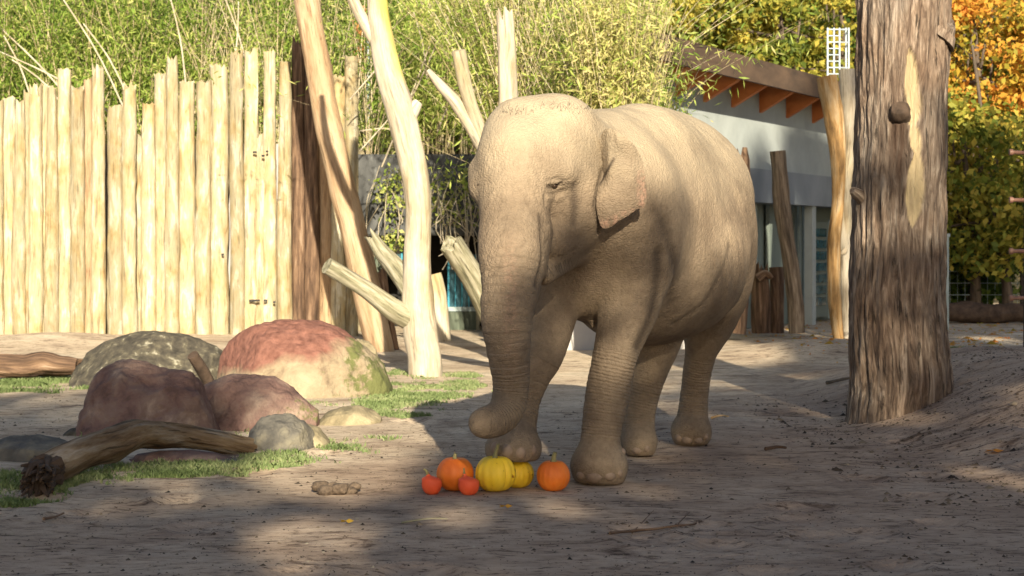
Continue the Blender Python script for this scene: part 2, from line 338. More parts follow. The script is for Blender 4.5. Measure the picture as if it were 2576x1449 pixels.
struct('ground', mesh_np('ground', np.stack([X, Y, Z], -1).reshape(-1, 3), fq, True, None, m_ground))
def gpt(px, py):                                  # point on the ground seen at a picture position
    d = F * CAM_H / max(py - YH, 5)
    for _ in range(12):
        x = (px - 1288) / F * d; d = d + .6 * (F * (CAM_H - float(H(x, d))) / (py - YH) - d)
    x = (px - 1288) / F * d
    return np.array((x, d, float(H(x, d))))

# ------------------------------------------------------------------ leaf clouds
def leaves(cent, size, aspect=.5, tint=None, droop=.3, seed=1, facing=None):
    g = np.random.default_rng(seed); n = len(cent)
    d = g.normal(size=(n, 3)); d[:, 2] -= droop; d /= np.linalg.norm(d, axis=1)[:, None]
    r = g.normal(size=(n, 3)); s = np.cross(d, r); s /= np.linalg.norm(s, axis=1)[:, None] + 1e-9
    L = (size * (.6 + .8 * g.random(n)))[:, None]; W = L * aspect
    nn = np.cross(d, s)
    v = np.stack([cent, cent + d * L * .5 + s * W * .5 + nn * W * .15, cent + d * L, cent + d * L * .5 - s * W * .5 + nn * W * .15], 1).reshape(-1, 3)
    f = np.arange(4 * n).reshape(n, 4)
    t = g.random(n) if tint is None else tint
    return v, f, np.repeat(np.clip(t, 0, 1), 4)
def crown_points(c, rad, n, ncl=60, seed=1, clr=.35, shell=.55):
    g = np.random.default_rng(seed)
    d = g.normal(size=(ncl, 3)); d /= np.linalg.norm(d, axis=1)[:, None]
    rr = shell + (1 - shell) * g.random(ncl) ** .6
    cc = np.array(c) + d * rr[:, None] * np.array(rad)
    k = g.integers(0, ncl, n); o = g.normal(size=(n, 3)) * clr * (.5 + g.random(ncl))[k][:, None]; o[:, 2] *= .55
    ct = g.random(ncl)
    return cc[k] + o, np.clip(.55 * ct[k] + .45 * g.random(n), 0, 1), cc
def make_tree(name, label, cat, base, c, rad, n, mat, lsize, seed, group=None, tr=.15, ncl=60, clr=.35, aspect=.6, limbs=9, tint=lambda t: t):
    base = np.array(base, float); t = thing(name, label, cat, base, group)
    pts, tn, cc = crown_points(c, rad, n, ncl, seed, clr)
    g = Geo(); c = np.array(c, float)
    g.tube([base, base * .5 + c * .5 + (.1, 0, 0), c + (0, 0, rad[2] * .5)], [tr, tr * .75, tr * .25], 10, 14, .1, 3, .1, 5, seed)
    r2 = np.random.default_rng(seed)
    for k in range(limbs):
        e = cc[r2.integers(0, len(cc))]; s0 = base + (c - base) * r2.uniform(.5, 1.05)
        g.tube([s0, (s0 + e) / 2 + r2.normal(size=3) * .2, e], [tr * .4, tr * .25, tr * .07], 6, 8, .1, 3, 0, 5, k)
    obj('trunk', g.mesh('trunk', m_bk, True, base), t)
    v, f, tt = leaves(pts, lsize, aspect, tint(tn), .3, seed)
    obj('crown', mesh_np('crown', v - base, f, False, {'tint': tt}, mat), t)
    return t

# far wooded slope behind everything (earth, rises well above the picture)
def slope_mesh():
    xs = np.linspace(-120, 140, 70); ys = np.linspace(40, 130, 40)
    X, Y = np.meshgrid(xs, ys, indexing='ij')
    Z = -.1 + 30 * sstep(44, 110, Y) * (.8 + .2 * fbm(np.stack([X * .03, Y * .03, X * 0], -1), 3, 4)) + 1.5 * fbm(np.stack([X * .2, Y * .2, X * 0], -1), 3, 8) * sstep(42, 50, Y)
    n1, n2 = X.shape; i = np.arange(n1 * n2).reshape(n1, n2)
    f = np.stack([i[:-1, :-1], i[1:, :-1], i[1:, 1:], i[:-1, 1:]], -1).reshape(-1, 4)
    return np.stack([X, Y, Z], -1).reshape(-1, 3), f
v, f = slope_mesh()
m_slope = nmat('leaf_litter_slope', [(0, (.02, .018, .01)), (.6, (.06, .05, .025)), (1, (.14, .09, .04))], 2, coord='pos', bump=.5, bdist=.1)
struct('wooded_hillside', mesh_np('wooded_hillside', v, f, True, None, m_slope))
def px_tube(g, pts, d, **k):                      # pts: (px, py, half width px) at distance d (number or list)
    ds = d if hasattr(d, '__len__') else [d] * len(pts)
    g.tube([P(a, b, q) for (a, b, _), q in zip(pts, ds)], [h / F * q for (_, _, h), q in zip(pts, ds)], **k)

# ------------------------------------------------------------------ palisade fence (each pole a part)
FY = 31.0
pal = thing('palisade_fence', 'tall palisade of pale upright split logs with uneven tops behind the boulders', 'fence', (-5, FY, .1))
tops = [(-160, -128, 240), (-126, -96, 215), (-94, -62, 262), (-60, -30, 230), (-28, 8, 262), (8, 39, 255), (39, 61, 255), (60, 78, 234), (74, 105, 231), (105, 122, 222), (120, 141, 219), (146, 179, 175), (179, 212, 222), (211, 232, 201), (231, 262, 182),
        (271, 311, 274), (309, 343, 218), (343, 360, 350), (358, 389, 262), (388, 419, 194), (420, 447, 151), (450, 490, 207), (495, 531, 208), (529, 573, 173), (578, 612, 147), (614, 649, 132), (648, 666, 345),
        (664, 693, 131), (703, 732, 156), (734, 768, 110), (768, 802, 150), (802, 836, 185), (836, 867, 194), (868, 899, 143)]
tops = [(-160 - 34 * (q + 1), -160 - 34 * q, 200 + int(60 * hsh(q, 3, 5))) for q in range(14)] + tops
for k, (a, b, tp) in enumerate(tops):
    g = Geo(); nb = FY + (.05 if k % 2 else -.05) + rng.uniform(-.02, .02)
    c = (a + b) / 2; hw = (b - a) / 2 * .98; wide = min(max(hw, 16.5), 21) * 1.1
    cb = c + rng.uniform(-2, 2)
    p = [P(cb, 870, nb), P((c + cb) / 2 + rng.uniform(-3, 3), 640, nb), P(c + rng.uniform(-1, 1), 400 if tp < 380 else 600, nb), P(c, tp, nb)]
    if tp > 340: p = [P(c, 870, nb + .15), P(c, 600, nb + .15), P(c, tp, nb + .15)]; r = [wide / F * FY] * 3
    else: r = [wide / F * FY * 1.02, wide / F * FY, (hw * .5 + wide * .5) / F * FY, hw / F * FY]
    g.tube(p, np.array(r) / 1.25, 16, 40, .2, 2.2, .06, 4, k, jag=.04 + .2 * rng.random() ** 2, flat=1.25)
    o = obj('pole', g.mesh('pole', m_bark if a in (734, 768) else m_tanlog if a in (802, 211) else m_pole, True, (-5, FY, .1)), pal)  # poles behind the leaning log browner: its cast shadow deepened in the colour
for (a, b, c2) in ((641, 383, 8), (662, 392, 6), (672, 381, 5), (640, 756, 22), (668, 756, 7), (560, 640, 5), (690, 760, 5)):
    g = Geo(); g.box(P(a, b, FY - .16), (c2 / F * FY * 2 * .6, .03, .035)); obj('bolt', g.mesh('bolt', m_darkpost, False, (-5, FY, .1)), pal)
g = Geo(); g.box((-6.4, FY + .6, 1.65), (7.1, .2, 3.5))
o = tag(obj('backing_wall', g.mesh('backing_wall', m_backwall, False)), 'plain grey plaster wall glimpsed through gaps between the palisade logs', 'wall')

# ------------------------------------------------------------------ dead trees and posts
def snag(name, label, cat, base, parts, mat, group=None):
    b = P(*base) if len(base) == 3 else np.array(base)
    t = thing(name, label, cat, b, group)
    for k, (pn, pts, d, kw) in enumerate(parts):
        g = Geo(); kk = dict(sides=20, rings=len(pts) * 7, rough=.14, freq=1.6, ridge=.06, ridgef=4, seed=k + len(label)); m = kw.pop('mat', mat); kk.update(kw)
        px_tube(g, pts, d, **kk); obj(pn, g.mesh(pn, m, True, b), t)
    return t
snag('dead_tree', 'bleached white dead tree with sawn side branches beside the red boulder', 'dead tree', (1070, 945, 22), [
    ('trunk', [(1072, 965, 44), (1070, 900, 41), (1058, 830, 40), (1050, 740, 37), (1051, 640, 34), (1053, 520, 31), (1041, 420, 33), (1020, 330, 35), (1000, 255, 36), (974, 170, 30), (959, 90, 29), (948, 0, 25), (944, -150, 23), (962, -320, 20), (975, -480, 14)], 22, dict(sides=28, mat=m_whitetree)),
    ('branch', [(1030, 800, 30), (985, 775, 26), (920, 728, 22), (862, 692, 21), (822, 668, 21)], [22, 21.9, 21.8, 21.7, 21.6], dict(mat=m_mosslog)),
    ('branch', [(1040, 735, 28), (1000, 680, 25), (965, 640, 21), (938, 600, 16)], [22, 22.2, 22.4, 22.5], dict(mat=m_mosslog, jag=.1)),
    ('branch', [(950, 110, 16), (918, 60, 15), (888, 0, 14), (850, -110, 12), (835, -260, 8)], [22, 22, 22.1, 22.2, 22.2], {}),
    ('branch', [(1025, 295, 22), (1042, 272, 17), (1054, 256, 10)], 22, dict(mat=m_whitetree, rings=8)),
    ('branch', [(955, -200, 14), (1010, -300, 12), (1060, -420, 9)], 22, {})], m_pale)
snag('leaning_log', 'long stripped log leaning up against the palisade, rising out of the top of the picture', 'log', (957, 885, 26.8), [
    ('trunk', [(960, 900, 34), (928, 750, 36), (893, 600, 33), (855, 440, 32), (822, 300, 33), (795, 140, 31), (770, 0, 31), (745, -150, 29)], [26.8, 26.9, 27.1, 27.3, 27.5, 27.7, 27.9, 28.1], {})], m_tanlog)
snag('stump', 'short dark brown bark-covered stump leaning beside the foot of the leaning log', 'stump', (975, 893, 27.2), [
    ('trunk', [(985, 900, 21), (968, 800, 22), (948, 680, 21)], 27.3, dict(jag=.15))], m_bark)
snag('dead_tree', 'pale dead tree behind the elephant, its bare sawn limbs rising over her head', 'dead tree', (1335, 945, 23), [
    ('trunk', [(1335, 950, 46), (1322, 800, 42), (1300, 560, 36), (1284, 380, 28), (1279, 250, 25), (1276, 140, 23), (1270, 46, 21)], 23, dict(jag=.15, sides=24)),
    ('branch', [(1300, 600, 30), (1262, 460, 25), (1210, 352, 21), (1150, 262, 17), (1105, 212, 12), (1076, 176, 5)], [23, 22.8, 22.6, 22.5, 22.5, 22.5], {}),
    ('branch', [(1220, 370, 18), (1196, 300, 17), (1172, 220, 18), (1153, 127, 17)], [22.6, 22.5, 22.4, 22.3], {}),
    ('branch', [(1300, 900, 34), (1240, 800, 30), (1190, 700, 30), (1134, 612, 30)], [23, 22.6, 22.3, 22.0], dict(mat=m_mosslog, jag=.1))], m_pale)
snag('stump', 'pale round stump standing before the blue window', 'stump', (1108, 858, 29.6), [
    ('trunk', [(1112, 868, 24), (1106, 800, 23), (1102, 740, 22), (1090, 690, 20)], 29.6, {})], m_pale)
snag('forked_post', 'slender orange-topped post narrowing downward beside the big trunk', 'post', (2111, 850, 30.2), [
    ('trunk', [(2112, 862, 12), (2100, 760, 16), (2098, 620, 16), (2108, 500, 15), (2108, 400, 19), (2098, 300, 24), (2080, 192, 26)], 30.2, {})], m_orangewood)
snag('forked_post', 'knobbly sunlit pale post squeezed between orange-topped post and big trunk', 'post', (2131, 850, 30.8), [
    ('trunk', [(2131, 855, 14), (2130, 700, 16), (2128, 600, 17), (2127, 500, 19), (2133, 400, 22), (2138, 300, 21), (2136, 175, 25)], 30.8, {}),
    ('knot', [(2128, 625, 5), (2122, 634, 8), (2116, 640, 3)], 30.4, dict(rings=6, sides=8))], m_pale)
snag('leaning_post', 'grey-brown crooked log leaning before the elephant house doors', 'post', (2003, 828, 30.5), [
    ('trunk', [(2004, 838, 20), (2000, 760, 20), (1992, 690, 20), (1980, 610, 19), (1968, 520, 21), (1963, 450, 21), (1957, 380, 20)], 30.5, {})], m_greybark)
snag('log_post', 'tall reddish bark log peeking out behind the rump of the elephant', 'post', (1855, 830, 30), [
    ('trunk', [(1850, 838, 24), (1862, 740, 22), (1876, 600, 20), (1870, 500, 20), (1866, 398, 20)], 30, dict(jag=.2))], m_bark)
snag('log_post', 'broad short orange-brown log with a torn top before the grey doors', 'post', (1915, 832, 31), [
    ('trunk', [(1916, 838, 22), (1914, 770, 24), (1912, 690, 20)], 31, dict(jag=.2)), ('branch', [(1905, 700, 12), (1925, 688, 9), (1942, 700, 6)], 30.8, {})], m_bark)
snag('log_post', 'narrow flat-topped brown log right of the torn-topped one', 'post', (1955, 830, 31.2), [
    ('trunk', [(1956, 838, 16), (1955, 740, 17), (1952, 672, 17)], 31.2, {})], m_bark)

# the big trunk
m_knot = nmat('dark_knot_wood', [(0, (.03, .02, .014)), (1, (.1, .065, .045))], 6, coord='tc', bump=.9, bscale=14, bdist=.02)
g = Geo()
bt = [(2258, 1140, 150, 15.9), (2258, 1050, 122, 16), (2264, 960, 122, 16.2), (2258, 850, 117, 16.2), (2255, 720, 113, 16.2), (2262, 500, 110, 16.2), (2268, 250, 109, 16.2), (2274, 0, 112, 16.2), (2280, -300, 108, 16.2), (2290, -700, 98, 16.2), (2300, -1100, 80, 16.2)]
g.tube([P(a, b, 16.2) for a, b, h, d in bt], [h / F * 16.2 for a, b, h, d in bt], 180, 420, .09, 1.3, .035, 5.5, 3, jag=.5)
V = g.v[0]; n = len(V); ctr = V.mean(0)
ang = np.arctan2(V[:, 1] - 16.2, V[:, 0] - 3.5)
q = np.stack([np.cos(ang) * 7, np.sin(ang) * 7, V[:, 2] * 1.15], -1)
fur = fbm(q + .6 * fbm(V * 2.2, 3, 7)[:, None], 4, 31); fur2 = fbm(q * 2.6, 3, 41)
dirn = np.stack([np.cos(ang), np.sin(ang), ang * 0], -1)
ppx = V[:, 0] / V[:, 1] * F + 1288; ppy = YH - (V[:, 2] - CAM_H) / V[:, 1] * F
bare = np.zeros(n)
for (y0, y1, xc0, xc1, hw) in ((120, 340, 2288, 2296, 20), (310, 400, 2298, 2312, 18), (370, 575, 2312, 2296, 26)):
    t = np.clip((ppy - y0) / (y1 - y0), -1, 2); wv = hw * np.clip(1 - np.abs(t * 2 - 1) ** 3, 0, 1)
    d = 1 - np.abs(ppx - (xc0 + (xc1 - xc0) * t)) / np.maximum(wv + 13 * fbm(V * (9, 9, 3.5), 3, 3), 1)
    bare = np.maximum(bare, sstep(0, .25, d) * (V[:, 1] < 16.2) * (t > .01) * (t < .99))
scar = np.exp(-((ppx - 2262) / (26 + .05 * np.clip(ppy - 280, 0, 300))) ** 2 - ((ppy - 370) / 130) ** 2) * (V[:, 1] < 16.2)
V += dirn * ((.015 * (1 - np.abs(fur) * 3.2) + .018 * fur2) * (1 - bare * .8) - .02 * bare - .05 * scar * 1)[:, None]
V += dirn * (.06 * np.exp(-((ppx - 2263) / 42) ** 2 - ((ppy - 288) / 55) ** 2) * (V[:, 1] < 16.2))[:, None]
g.v[0] = V
root = P(2250, 1060, 16.2); root[2] = 0
bigt = thing('big_tree_trunk', 'massive rough-barked dead trunk with a dark knot standing at the right', 'tree trunk', root)
def bark_material():
    m = nmat('furrowed_grey_bark', [(0, (.07, .052, .042)), (.3, (.14, .106, .084)), (.6, (.22, .176, .142)), (1, (.38, .325, .275))], 2.6, (8, 8, 1.1), detail=12, distort=.8, crack=.8, cstretch=(11, 11, .9), bump=1, bscale=2.4, bstretch=(13, 13, 2.2), bdist=.04, lo=.34, hi=.68,
             ramp2=[(0, (.95, .8, .68)), (.5, (1, .95, .9)), (1, (1, 1, 1))], s2=1.3)
    nt = m.node_tree; N = nt.nodes; b = N['Principled BSDF']; src = b.inputs['Base Color'].links[0].from_socket
    for nm, colr in (('bare', (.45, .35, .2, 1)), ('scar', (.05, .028, .018, 1))):
        at = N.new('ShaderNodeAttribute'); at.attribute_name = nm; mx = N.new('ShaderNodeMix'); mx.data_type = 'RGBA'
        nt.links.new(at.outputs['Fac'], mx.inputs['Factor']); nt.links.new(src, mx.inputs['A']); mx.inputs['B'].default_value = colr; src = mx.outputs['Result']
    nt.links.new(src, b.inputs['Base Color']); return m
m_bigbark = bark_material()
obj('trunk', g.mesh('trunk', m_bigbark, True, root, {'bare': bare * (.75 + .25 * fur2), 'scar': np.clip(scar * 1.1 * (1 - bare), 0, .85)}), bigt)
g = Geo(); g.tube([P(2264, 296, 15.9), P(2263, 280, 15.76), P(2262, 270, 15.71)], [.105, .095, .07], 18, 12, .25, 1.5, 0, 4, 3); obj('knot', g.mesh('knot', m_knot, True, root), bigt)
g = Geo(); g.tube([P(2345, 95, 16.1), P(2365, 66, 16.1), P(2384, 50, 16.05)], [.22, .17, .1], 20, 16, .12, 2, 0, 4, 5); obj('burl', g.mesh('burl', m_bigbark, True, root), bigt)
g = Geo(); g.tube([P(2175, 500, 16.1), P(2155, 487, 16.0), P(2144, 478, 15.95)], [.07, .05, .03], 14, 8, .2, 2, 0, 4, 6); obj('knot', g.mesh('knot', m_bigbark, True, root), bigt)
g = Geo()
for k, (a, b, r0) in enumerate((((2330, 930), (2420, 1000), .16), ((2200, 1010), (2165, 1085), .13), ((2280, 1000), (2310, 1080), .15))):
    p1 = P(a[0], a[1], 16.1); p2 = P(b[0], b[1], 15.9); p2[2] = float(H(p2[0], p2[1])) - .05


# ------------------------------------------------------------------ elephant house
W0 = np.array((4.51, 33.0, 0)); U = np.array((.464, .886, 0)); U /= np.linalg.norm(U); Nn = np.array((U[1], -U[0], 0))
def Wp(s, off, z): return W0 + U * s + Nn * off + np.array((0, 0, z))
def slab(g, s0, s1, o0, o1, z0, z1):              # box in wall coordinates
    v = [Wp(s, o, z) for z in (z0, z1) for s, o in ((s0, o0), (s1, o0), (s1, o1), (s0, o1))]
    return g.add(v, [(0, 1, 2, 3), (4, 7, 6, 5), (0, 4, 5, 1), (1, 5, 6, 2), (2, 6, 7, 3), (3, 7, 4, 0)])
def sl_at(px, off):                               # wall coordinate s seen at picture column px
    b = W0 + Nn * off; k = (px - 1288) / F
    return (b[0] - k * b[1]) / (k * U[1] - U[0])
house = thing('elephant_house', 'grey concrete elephant house with brown roof edge and orange rafters', 'building', W0)
def hp(name, g, mat, parent=None, smooth=False): return obj(name, g.mesh(name, mat, smooth, W0 if parent is None else W0), parent or house)
def fix(o): return o
g = Geo(); slab(g, -4.0, 7.5, -.3, 0, 2.42, 4.75); hp('wall', g, m_concrete)
g = Geo(); slab(g, -4.0, 5.0, -.3, .12, 2.4, 3.02); hp('lintel', g, m_bluecon)
g = Geo(); slab(g, -4.0, 7.5, -.9, -.55, 0, 2.45); hp('recess_wall', g, m_panel)
OV = .75
sA, sB = sl_at(1560, OV), 3.4
g = Geo(); slab(g, sA, sB, OV - .06, OV, 4.43, 4.84); hp('fascia', g, m_fascia)
g = Geo(); slab(g, sl_at(1720, 0), 7.5, -.4, OV - .06, 4.72, 4.80); hp('roof', g, m_fascia)
for px in (1710, 1771, 1838, 1905, 1972, 2036, 2098):
    s = sl_at(px + 38, OV); g = Geo()
    a = [Wp(s - .07, 0, 4.72), Wp(s + .07, 0, 4.72), Wp(s - .07, OV - .07, 4.72), Wp(s + .07, OV - .07, 4.72), Wp(s - .07, 0, 4.08), Wp(s + .07, 0, 4.08), Wp(s - .07, OV - .07, 4.46), Wp(s + .07, OV - .07, 4.46)]
    g.add(a, [(0, 2, 3, 1), (4, 5, 7, 6), (0, 4, 6, 2), (1, 3, 7, 5), (0, 1, 5, 4), (2, 6, 7, 3)]); hp('rafter', g, m_rafter)
for px in (1846, 1927, 1990):
    s = sl_at(px, -.5); g = Geo(); slab(g, s - .02, s + 1.0, -.5, -.42, .03, 2.4); hp('door_panel', g, m_panel)
for px in (2040,):
    s = sl_at(px, 0); g = Geo(); slab(g, s - .1, s + .14, -.1, .06, 0, 2.42); hp('pillar', g, m_concrete)
s = sl_at(2052, -.2); g = Geo(); slab(g, s, s + 1.5, -.35, -.3, .1, 2.1)
dr = hp('side_door', g, m_panel); dr['label'] = 'grey door with a ladder-like row of small panes'
for k in range(7):
    g = Geo(); slab(g, s + .25, s + .95, -.29, -.27, .35 + k * .24, .52 + k * .24); hp('pane', g, m_glass, dr)
for k in (0, 1):
    g = Geo(); slab(g, s - .12 + k * 1.3, s - .04 + k * 1.3, -.3, -.22, .05, 2.15); hp('door_post', g, m_steel)
for px in (1870, 1900, 2010, 2022):
    s = sl_at(px, -.3); g = Geo(); g.tube([Wp(s, -.3, 0), Wp(s, -.3, 2.4)], [.035, .035], 8, 3); hp('pipe', g, m_steel, smooth=True)
# dark wing of the house left of the elephant, with opening, blue window and door
BY = 33.0
xw0, xw1 = P(893, 0, BY)[0], P(1420, 0, BY)[0]
def zy(py, d=BY): return CAM_H - (py - YH) / F * d
wing = thing('dark_wing', 'low black-stained concrete shed wall with a wide dark opening beneath', 'building', (xw0, BY, 0))
def wp_(name, g, mat, parent=None, smooth=False): return obj(name, g.mesh(name, mat, smooth, (xw0, BY, 0)), parent or wing)
g = Geo(); g.box(((xw0 + xw1) / 2, BY + .2, (zy(388) + zy(592)) / 2), (xw1 - xw0, .4, zy(388) - zy(592))); wp_('wall', g, m_blackcon)
g = Geo(); g.box((xw0 - .2, BY + .6, zy(388) / 2), (.4, 1.6, zy(388) - .02)); wp_('end_wall', g, m_blackcon)
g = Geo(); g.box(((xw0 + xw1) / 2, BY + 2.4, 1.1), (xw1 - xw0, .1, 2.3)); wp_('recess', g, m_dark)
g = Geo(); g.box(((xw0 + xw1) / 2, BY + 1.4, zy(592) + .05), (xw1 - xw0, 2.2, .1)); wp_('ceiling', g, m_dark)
DY = BY + .9
def wbox(g, a, b, c, d_, y, th): p0, p1 = P(a, c, y), P(b, d_, y); g.box(((p0[0] + p1[0]) / 2, y, (p0[2] + p1[2]) / 2), (abs(p1[0] - p0[0]), th, abs(p1[2] - p0[2])))
g = Geo(); wbox(g, 1128, 1200, 782, 862, DY, .06); dk = wp_('door_panel', g, m_doorwood)
for k in range(5):
    g = Geo(); wbox(g, 1133 + k * 12.6, 1143 + k * 12.6, 785, 860, DY - .04, .02); wp_('plank', g, m_doorwood, dk)
g = Geo(); wbox(g, 1128, 1200, 640, 775, DY, .03); wnd = wp_('window', g, m_glass)
g = Geo()
for a, b, c, d_ in ((1126, 1131, 640, 778), (1144, 1147, 645, 772), (1160, 1164, 645, 772), (1178, 1181, 645, 772), (1195, 1200, 640, 778)): wbox(g, a, b, c, d_, DY - .03, .04)
wp_('window_bars', g, m_blueframe, wnd)
g = Geo(); wbox(g, 1126, 1202, 772, 783, DY - .02, .09); wp_('sill', g, m_steel)
g = Geo(); wbox(g, 1198, 1207, 660, 862, DY - .02, .09); wp_('jamb', g, m_mosslog)
g = Geo(); wbox(g, 975, 1012, 600, 668, DY, .03); wp_('window', g, m_glass)
g = Geo()
for a, b in ((973, 977), (988, 991), (1009, 1013)): wbox(g, a, b, 598, 668, DY - .03, .04)
wp_('window_bars', g, m_blueframe)
g = Geo(); wbox(g, 905, 975, 640, 862, DY + .1, .05); wp_('plank_wall', g, m_doorwood)

# ladder with safety cage on the roof
lx = thing('roof_ladder', 'pale blue metal ladder with safety cage above the roof edge', 'ladder', P(2105, 190, 38))
g = Geo()
for px, dd in ((2082, 38), (2112, 38), (2098, 38.6), (2128, 38.6), (2135, 38.3)): g.tube([P(px, 195, dd), P(px, 70, dd)], [.02, .02], 6, 3)
obj('rail', g.mesh('rail', m_metal, True, P(2105, 190, 38)), lx)
for k in range(8):
    py = 74 + k * 16; g = Geo(); g.tube([P(2082, py, 38), P(2112, py, 38)], [.013, .013], 6, 3)
    if k in (0, 2, 6):
        g.tube([P(2112, py, 38), P(2130, py + 1, 38.2), P(2135, py, 38.4), P(2128, py, 38.7), P(2098, py, 38.7)], [.015] * 5, 6, 12)
    obj('rung', g.mesh('rung', m_metal, True, P(2105, 190, 38)), lx)

# timber column and steel tube behind the bleached tree
g = Geo(); g.box(P(905, 200, 35.5) + (0, 0, 0), (.27, .27, 2.9)); tag(obj('timber_column', g.mesh('timber_column', m_rafter, False)), 'square orange timber column behind the leaning log', 'column')
g = Geo(); g.tube([P(927, 390, 34.5), P(925, 60, 34.5)], [.035, .035], 8, 4); tag(obj('steel_tube', g.mesh('steel_tube', m_metal, True)), 'thin upright pale steel tube beside the orange column', 'pipe')

# earth bank behind, retaining wall
def bank(name, x0, x1, y0, y1, z):
    xs = np.linspace(x0, x1, 60); ys = np.linspace(y0, y1, 30); X, Y = np.meshgrid(xs, ys, indexing='ij')
    ed = np.minimum(np.minimum((X - x0), (x1 - X)) / .3, np.minimum((Y - y0) / .15, (y1 - Y) / .5)); Z = z * np.clip(ed, 0, 1) - .05 + .12 * fbm(np.stack([X, Y, X * 0], -1), 3, 6)
    i = np.arange(X.size).reshape(X.shape); f = np.stack([i[:-1, :-1], i[1:, :-1], i[1:, 1:], i[:-1, 1:]], -1).reshape(-1, 4)
    return struct(name, mesh_np(name, np.stack([X, Y, Z], -1).reshape(-1, 3), f, True, None, m_slope))
bank('planted_bank', -16, .9, 35.6, 43, 3.2)
g = Geo(); g.box((1.3, 27.1, .62), (2.9, .25, 1.3)); g.box((1.3, 28.2, .5), (2.7, 2.0, 1.3))
tag(obj('planter', g.mesh('planter', m_backwall, False)), 'low pale planter wall glimpsed between the front legs of the elephant', 'wall')

# ------------------------------------------------------------------ bamboo
def bamboo(name, label, x0, x1, y0, y1, z0, ncul, h0, h1, leafn, seed, lean=.42, dry=.25, zmin=.3, lsize=.135, culmr=.013, spread=.35, dirx=0., yel=0., hfall=0.):
    g = np.random.default_rng(seed); t = thing(name, label, 'bamboo', ((x0 + x1) / 2, (y0 + y1) / 2, z0))
    org = np.array(((x0 + x1) / 2, (y0 + y1) / 2, z0)); V = []; Fc = []; T = []; n = 0; LP = []; LT = []
    ccl = g.random((40, 2))
    for k in range(ncul):
        b = np.array((g.uniform(x0, x1), g.uniform(y0, y1), z0)); h = g.uniform(h0, h1) * (1 - hfall * (b[0] - x0) / (x1 - x0))
        l = g.normal(size=2) * lean + (dirx, -.12); s = np.linspace(0, 1, 7)[:, None]
        c = b + np.concatenate([l[0] * h * s ** 2 * .6, l[1] * h * s ** 2 * .6, h * (s - .12 * s ** 2 * abs(l[0]))], 1)
        isdry = g.random() < dry
        r = culmr * (1.1 - .8 * s) * g.uniform(.7, 1.3)
        for m in range(3):
            a = m * 2.094; V.append(c + np.concatenate([r * math.cos(a), r * math.sin(a), r * 0], 1))
        for q in range(6):
            for m in range(3):
                m2 = (m + 1) % 3; Fc.append((n + m * 7 + q, n + m2 * 7 + q, n + m2 * 7 + q + 1, n + m * 7 + q + 1))
        n += 21; T += [g.uniform(.3, 1) if isdry else g.uniform(0, .6)] * 21
        if not isdry:
            ln = int(1.35 * leafn * g.uniform(.4, 1.6)); u = g.uniform(zmin, 1, ln) ; i = np.clip((u * 6).astype(int), 0, 5); fr = (u * 6 - i)[:, None]
            pc = c[i] * (1 - fr) + c[i + 1] * fr; sprig = g.normal(size=(max(3, ln // 26), 3)) * spread
            LP.append(pc + sprig[g.integers(0, len(sprig), ln)] * g.random((ln, 1)) + g.normal(size=(ln, 3)) * .06)
            LT.append(np.clip(g.normal(.47 + yel + .4 * (vnoise(c[-1][None] * .9, 3)[0]), .2, ln), 0, 1))
    obj('culms', mesh_np('culms', np.vstack(V) - org, np.array(Fc), True, {'tint': T}, m_culm), t)
    LP = np.vstack(LP); LT = np.concatenate(LT)
    v, f, tt = leaves(LP, lsize, .17, LT, .55, seed + 1)
    obj('foliage', mesh_np('foliage', v - org, f, False, {'tint': tt}, m_bamboo), t)
    return t
EB = [(-10.5, -6.2, 380, .2, -.05, 'dense green bamboo clump above the far left of the palisade'), (-6.2, -4.4, 230, .7, .05, 'mixed clump of dry stalks and green bamboo above the palisade middle'),
      (-4.4, -2.6, 170, .5, .0, 'bamboo clump with dark green sprays beside the top of the leaning log')]
for k, (a, b, nc, dr, yl, lb) in enumerate(EB):
    bamboo('bamboo_clump', lb, a, b, 33.2 if k else 33.0, 36, 2.6, nc, 2.2, 5.6, 190, 50 + k, dry=dr, yel=yl)
bamboo('bamboo_clump', 'feathery yellow-green bamboo above the dark shed wall', -2.9, -.9, 35.6, 38, 3.1, 260, 2.0, 4.8, 190, 61, dry=.4, yel=.1)
bamboo('bamboo_clump', 'yellow-green bamboo between the bare limbs of the dead tree', -1.1, .8, 35.6, 38, 3.1, 280, 2.0, 5.0, 190, 62, dry=.4, yel=.1)
bamboo('bamboo_clump', 'straw-coloured reedy bamboo right above the head of the elephant', -.1, 1.3, 27.2, 29.5, 1.0, 460, 4.2, 6.8, 170, 63, dry=.7, yel=.12, zmin=.45)
bamboo('bamboo_clump', 'arching bamboo with pale dry plumes before the brown roof edge', 1.2, 2.12, 27.2, 29, 1.0, 460, 2.4, 4.8, 170, 64, dry=.65, yel=.05, zmin=.45, lean=.18, spread=.3, hfall=.2)
bamboo('bamboo_clump', 'tall pale dry reed clump overlapping the left end of the roof edge', 1.2, 1.8, 24.9, 25.5, 0, 190, 4.5, 5.9, 150, 65, dry=.6, yel=.25, zmin=.55, lean=.14, spread=.3, hfall=.12)
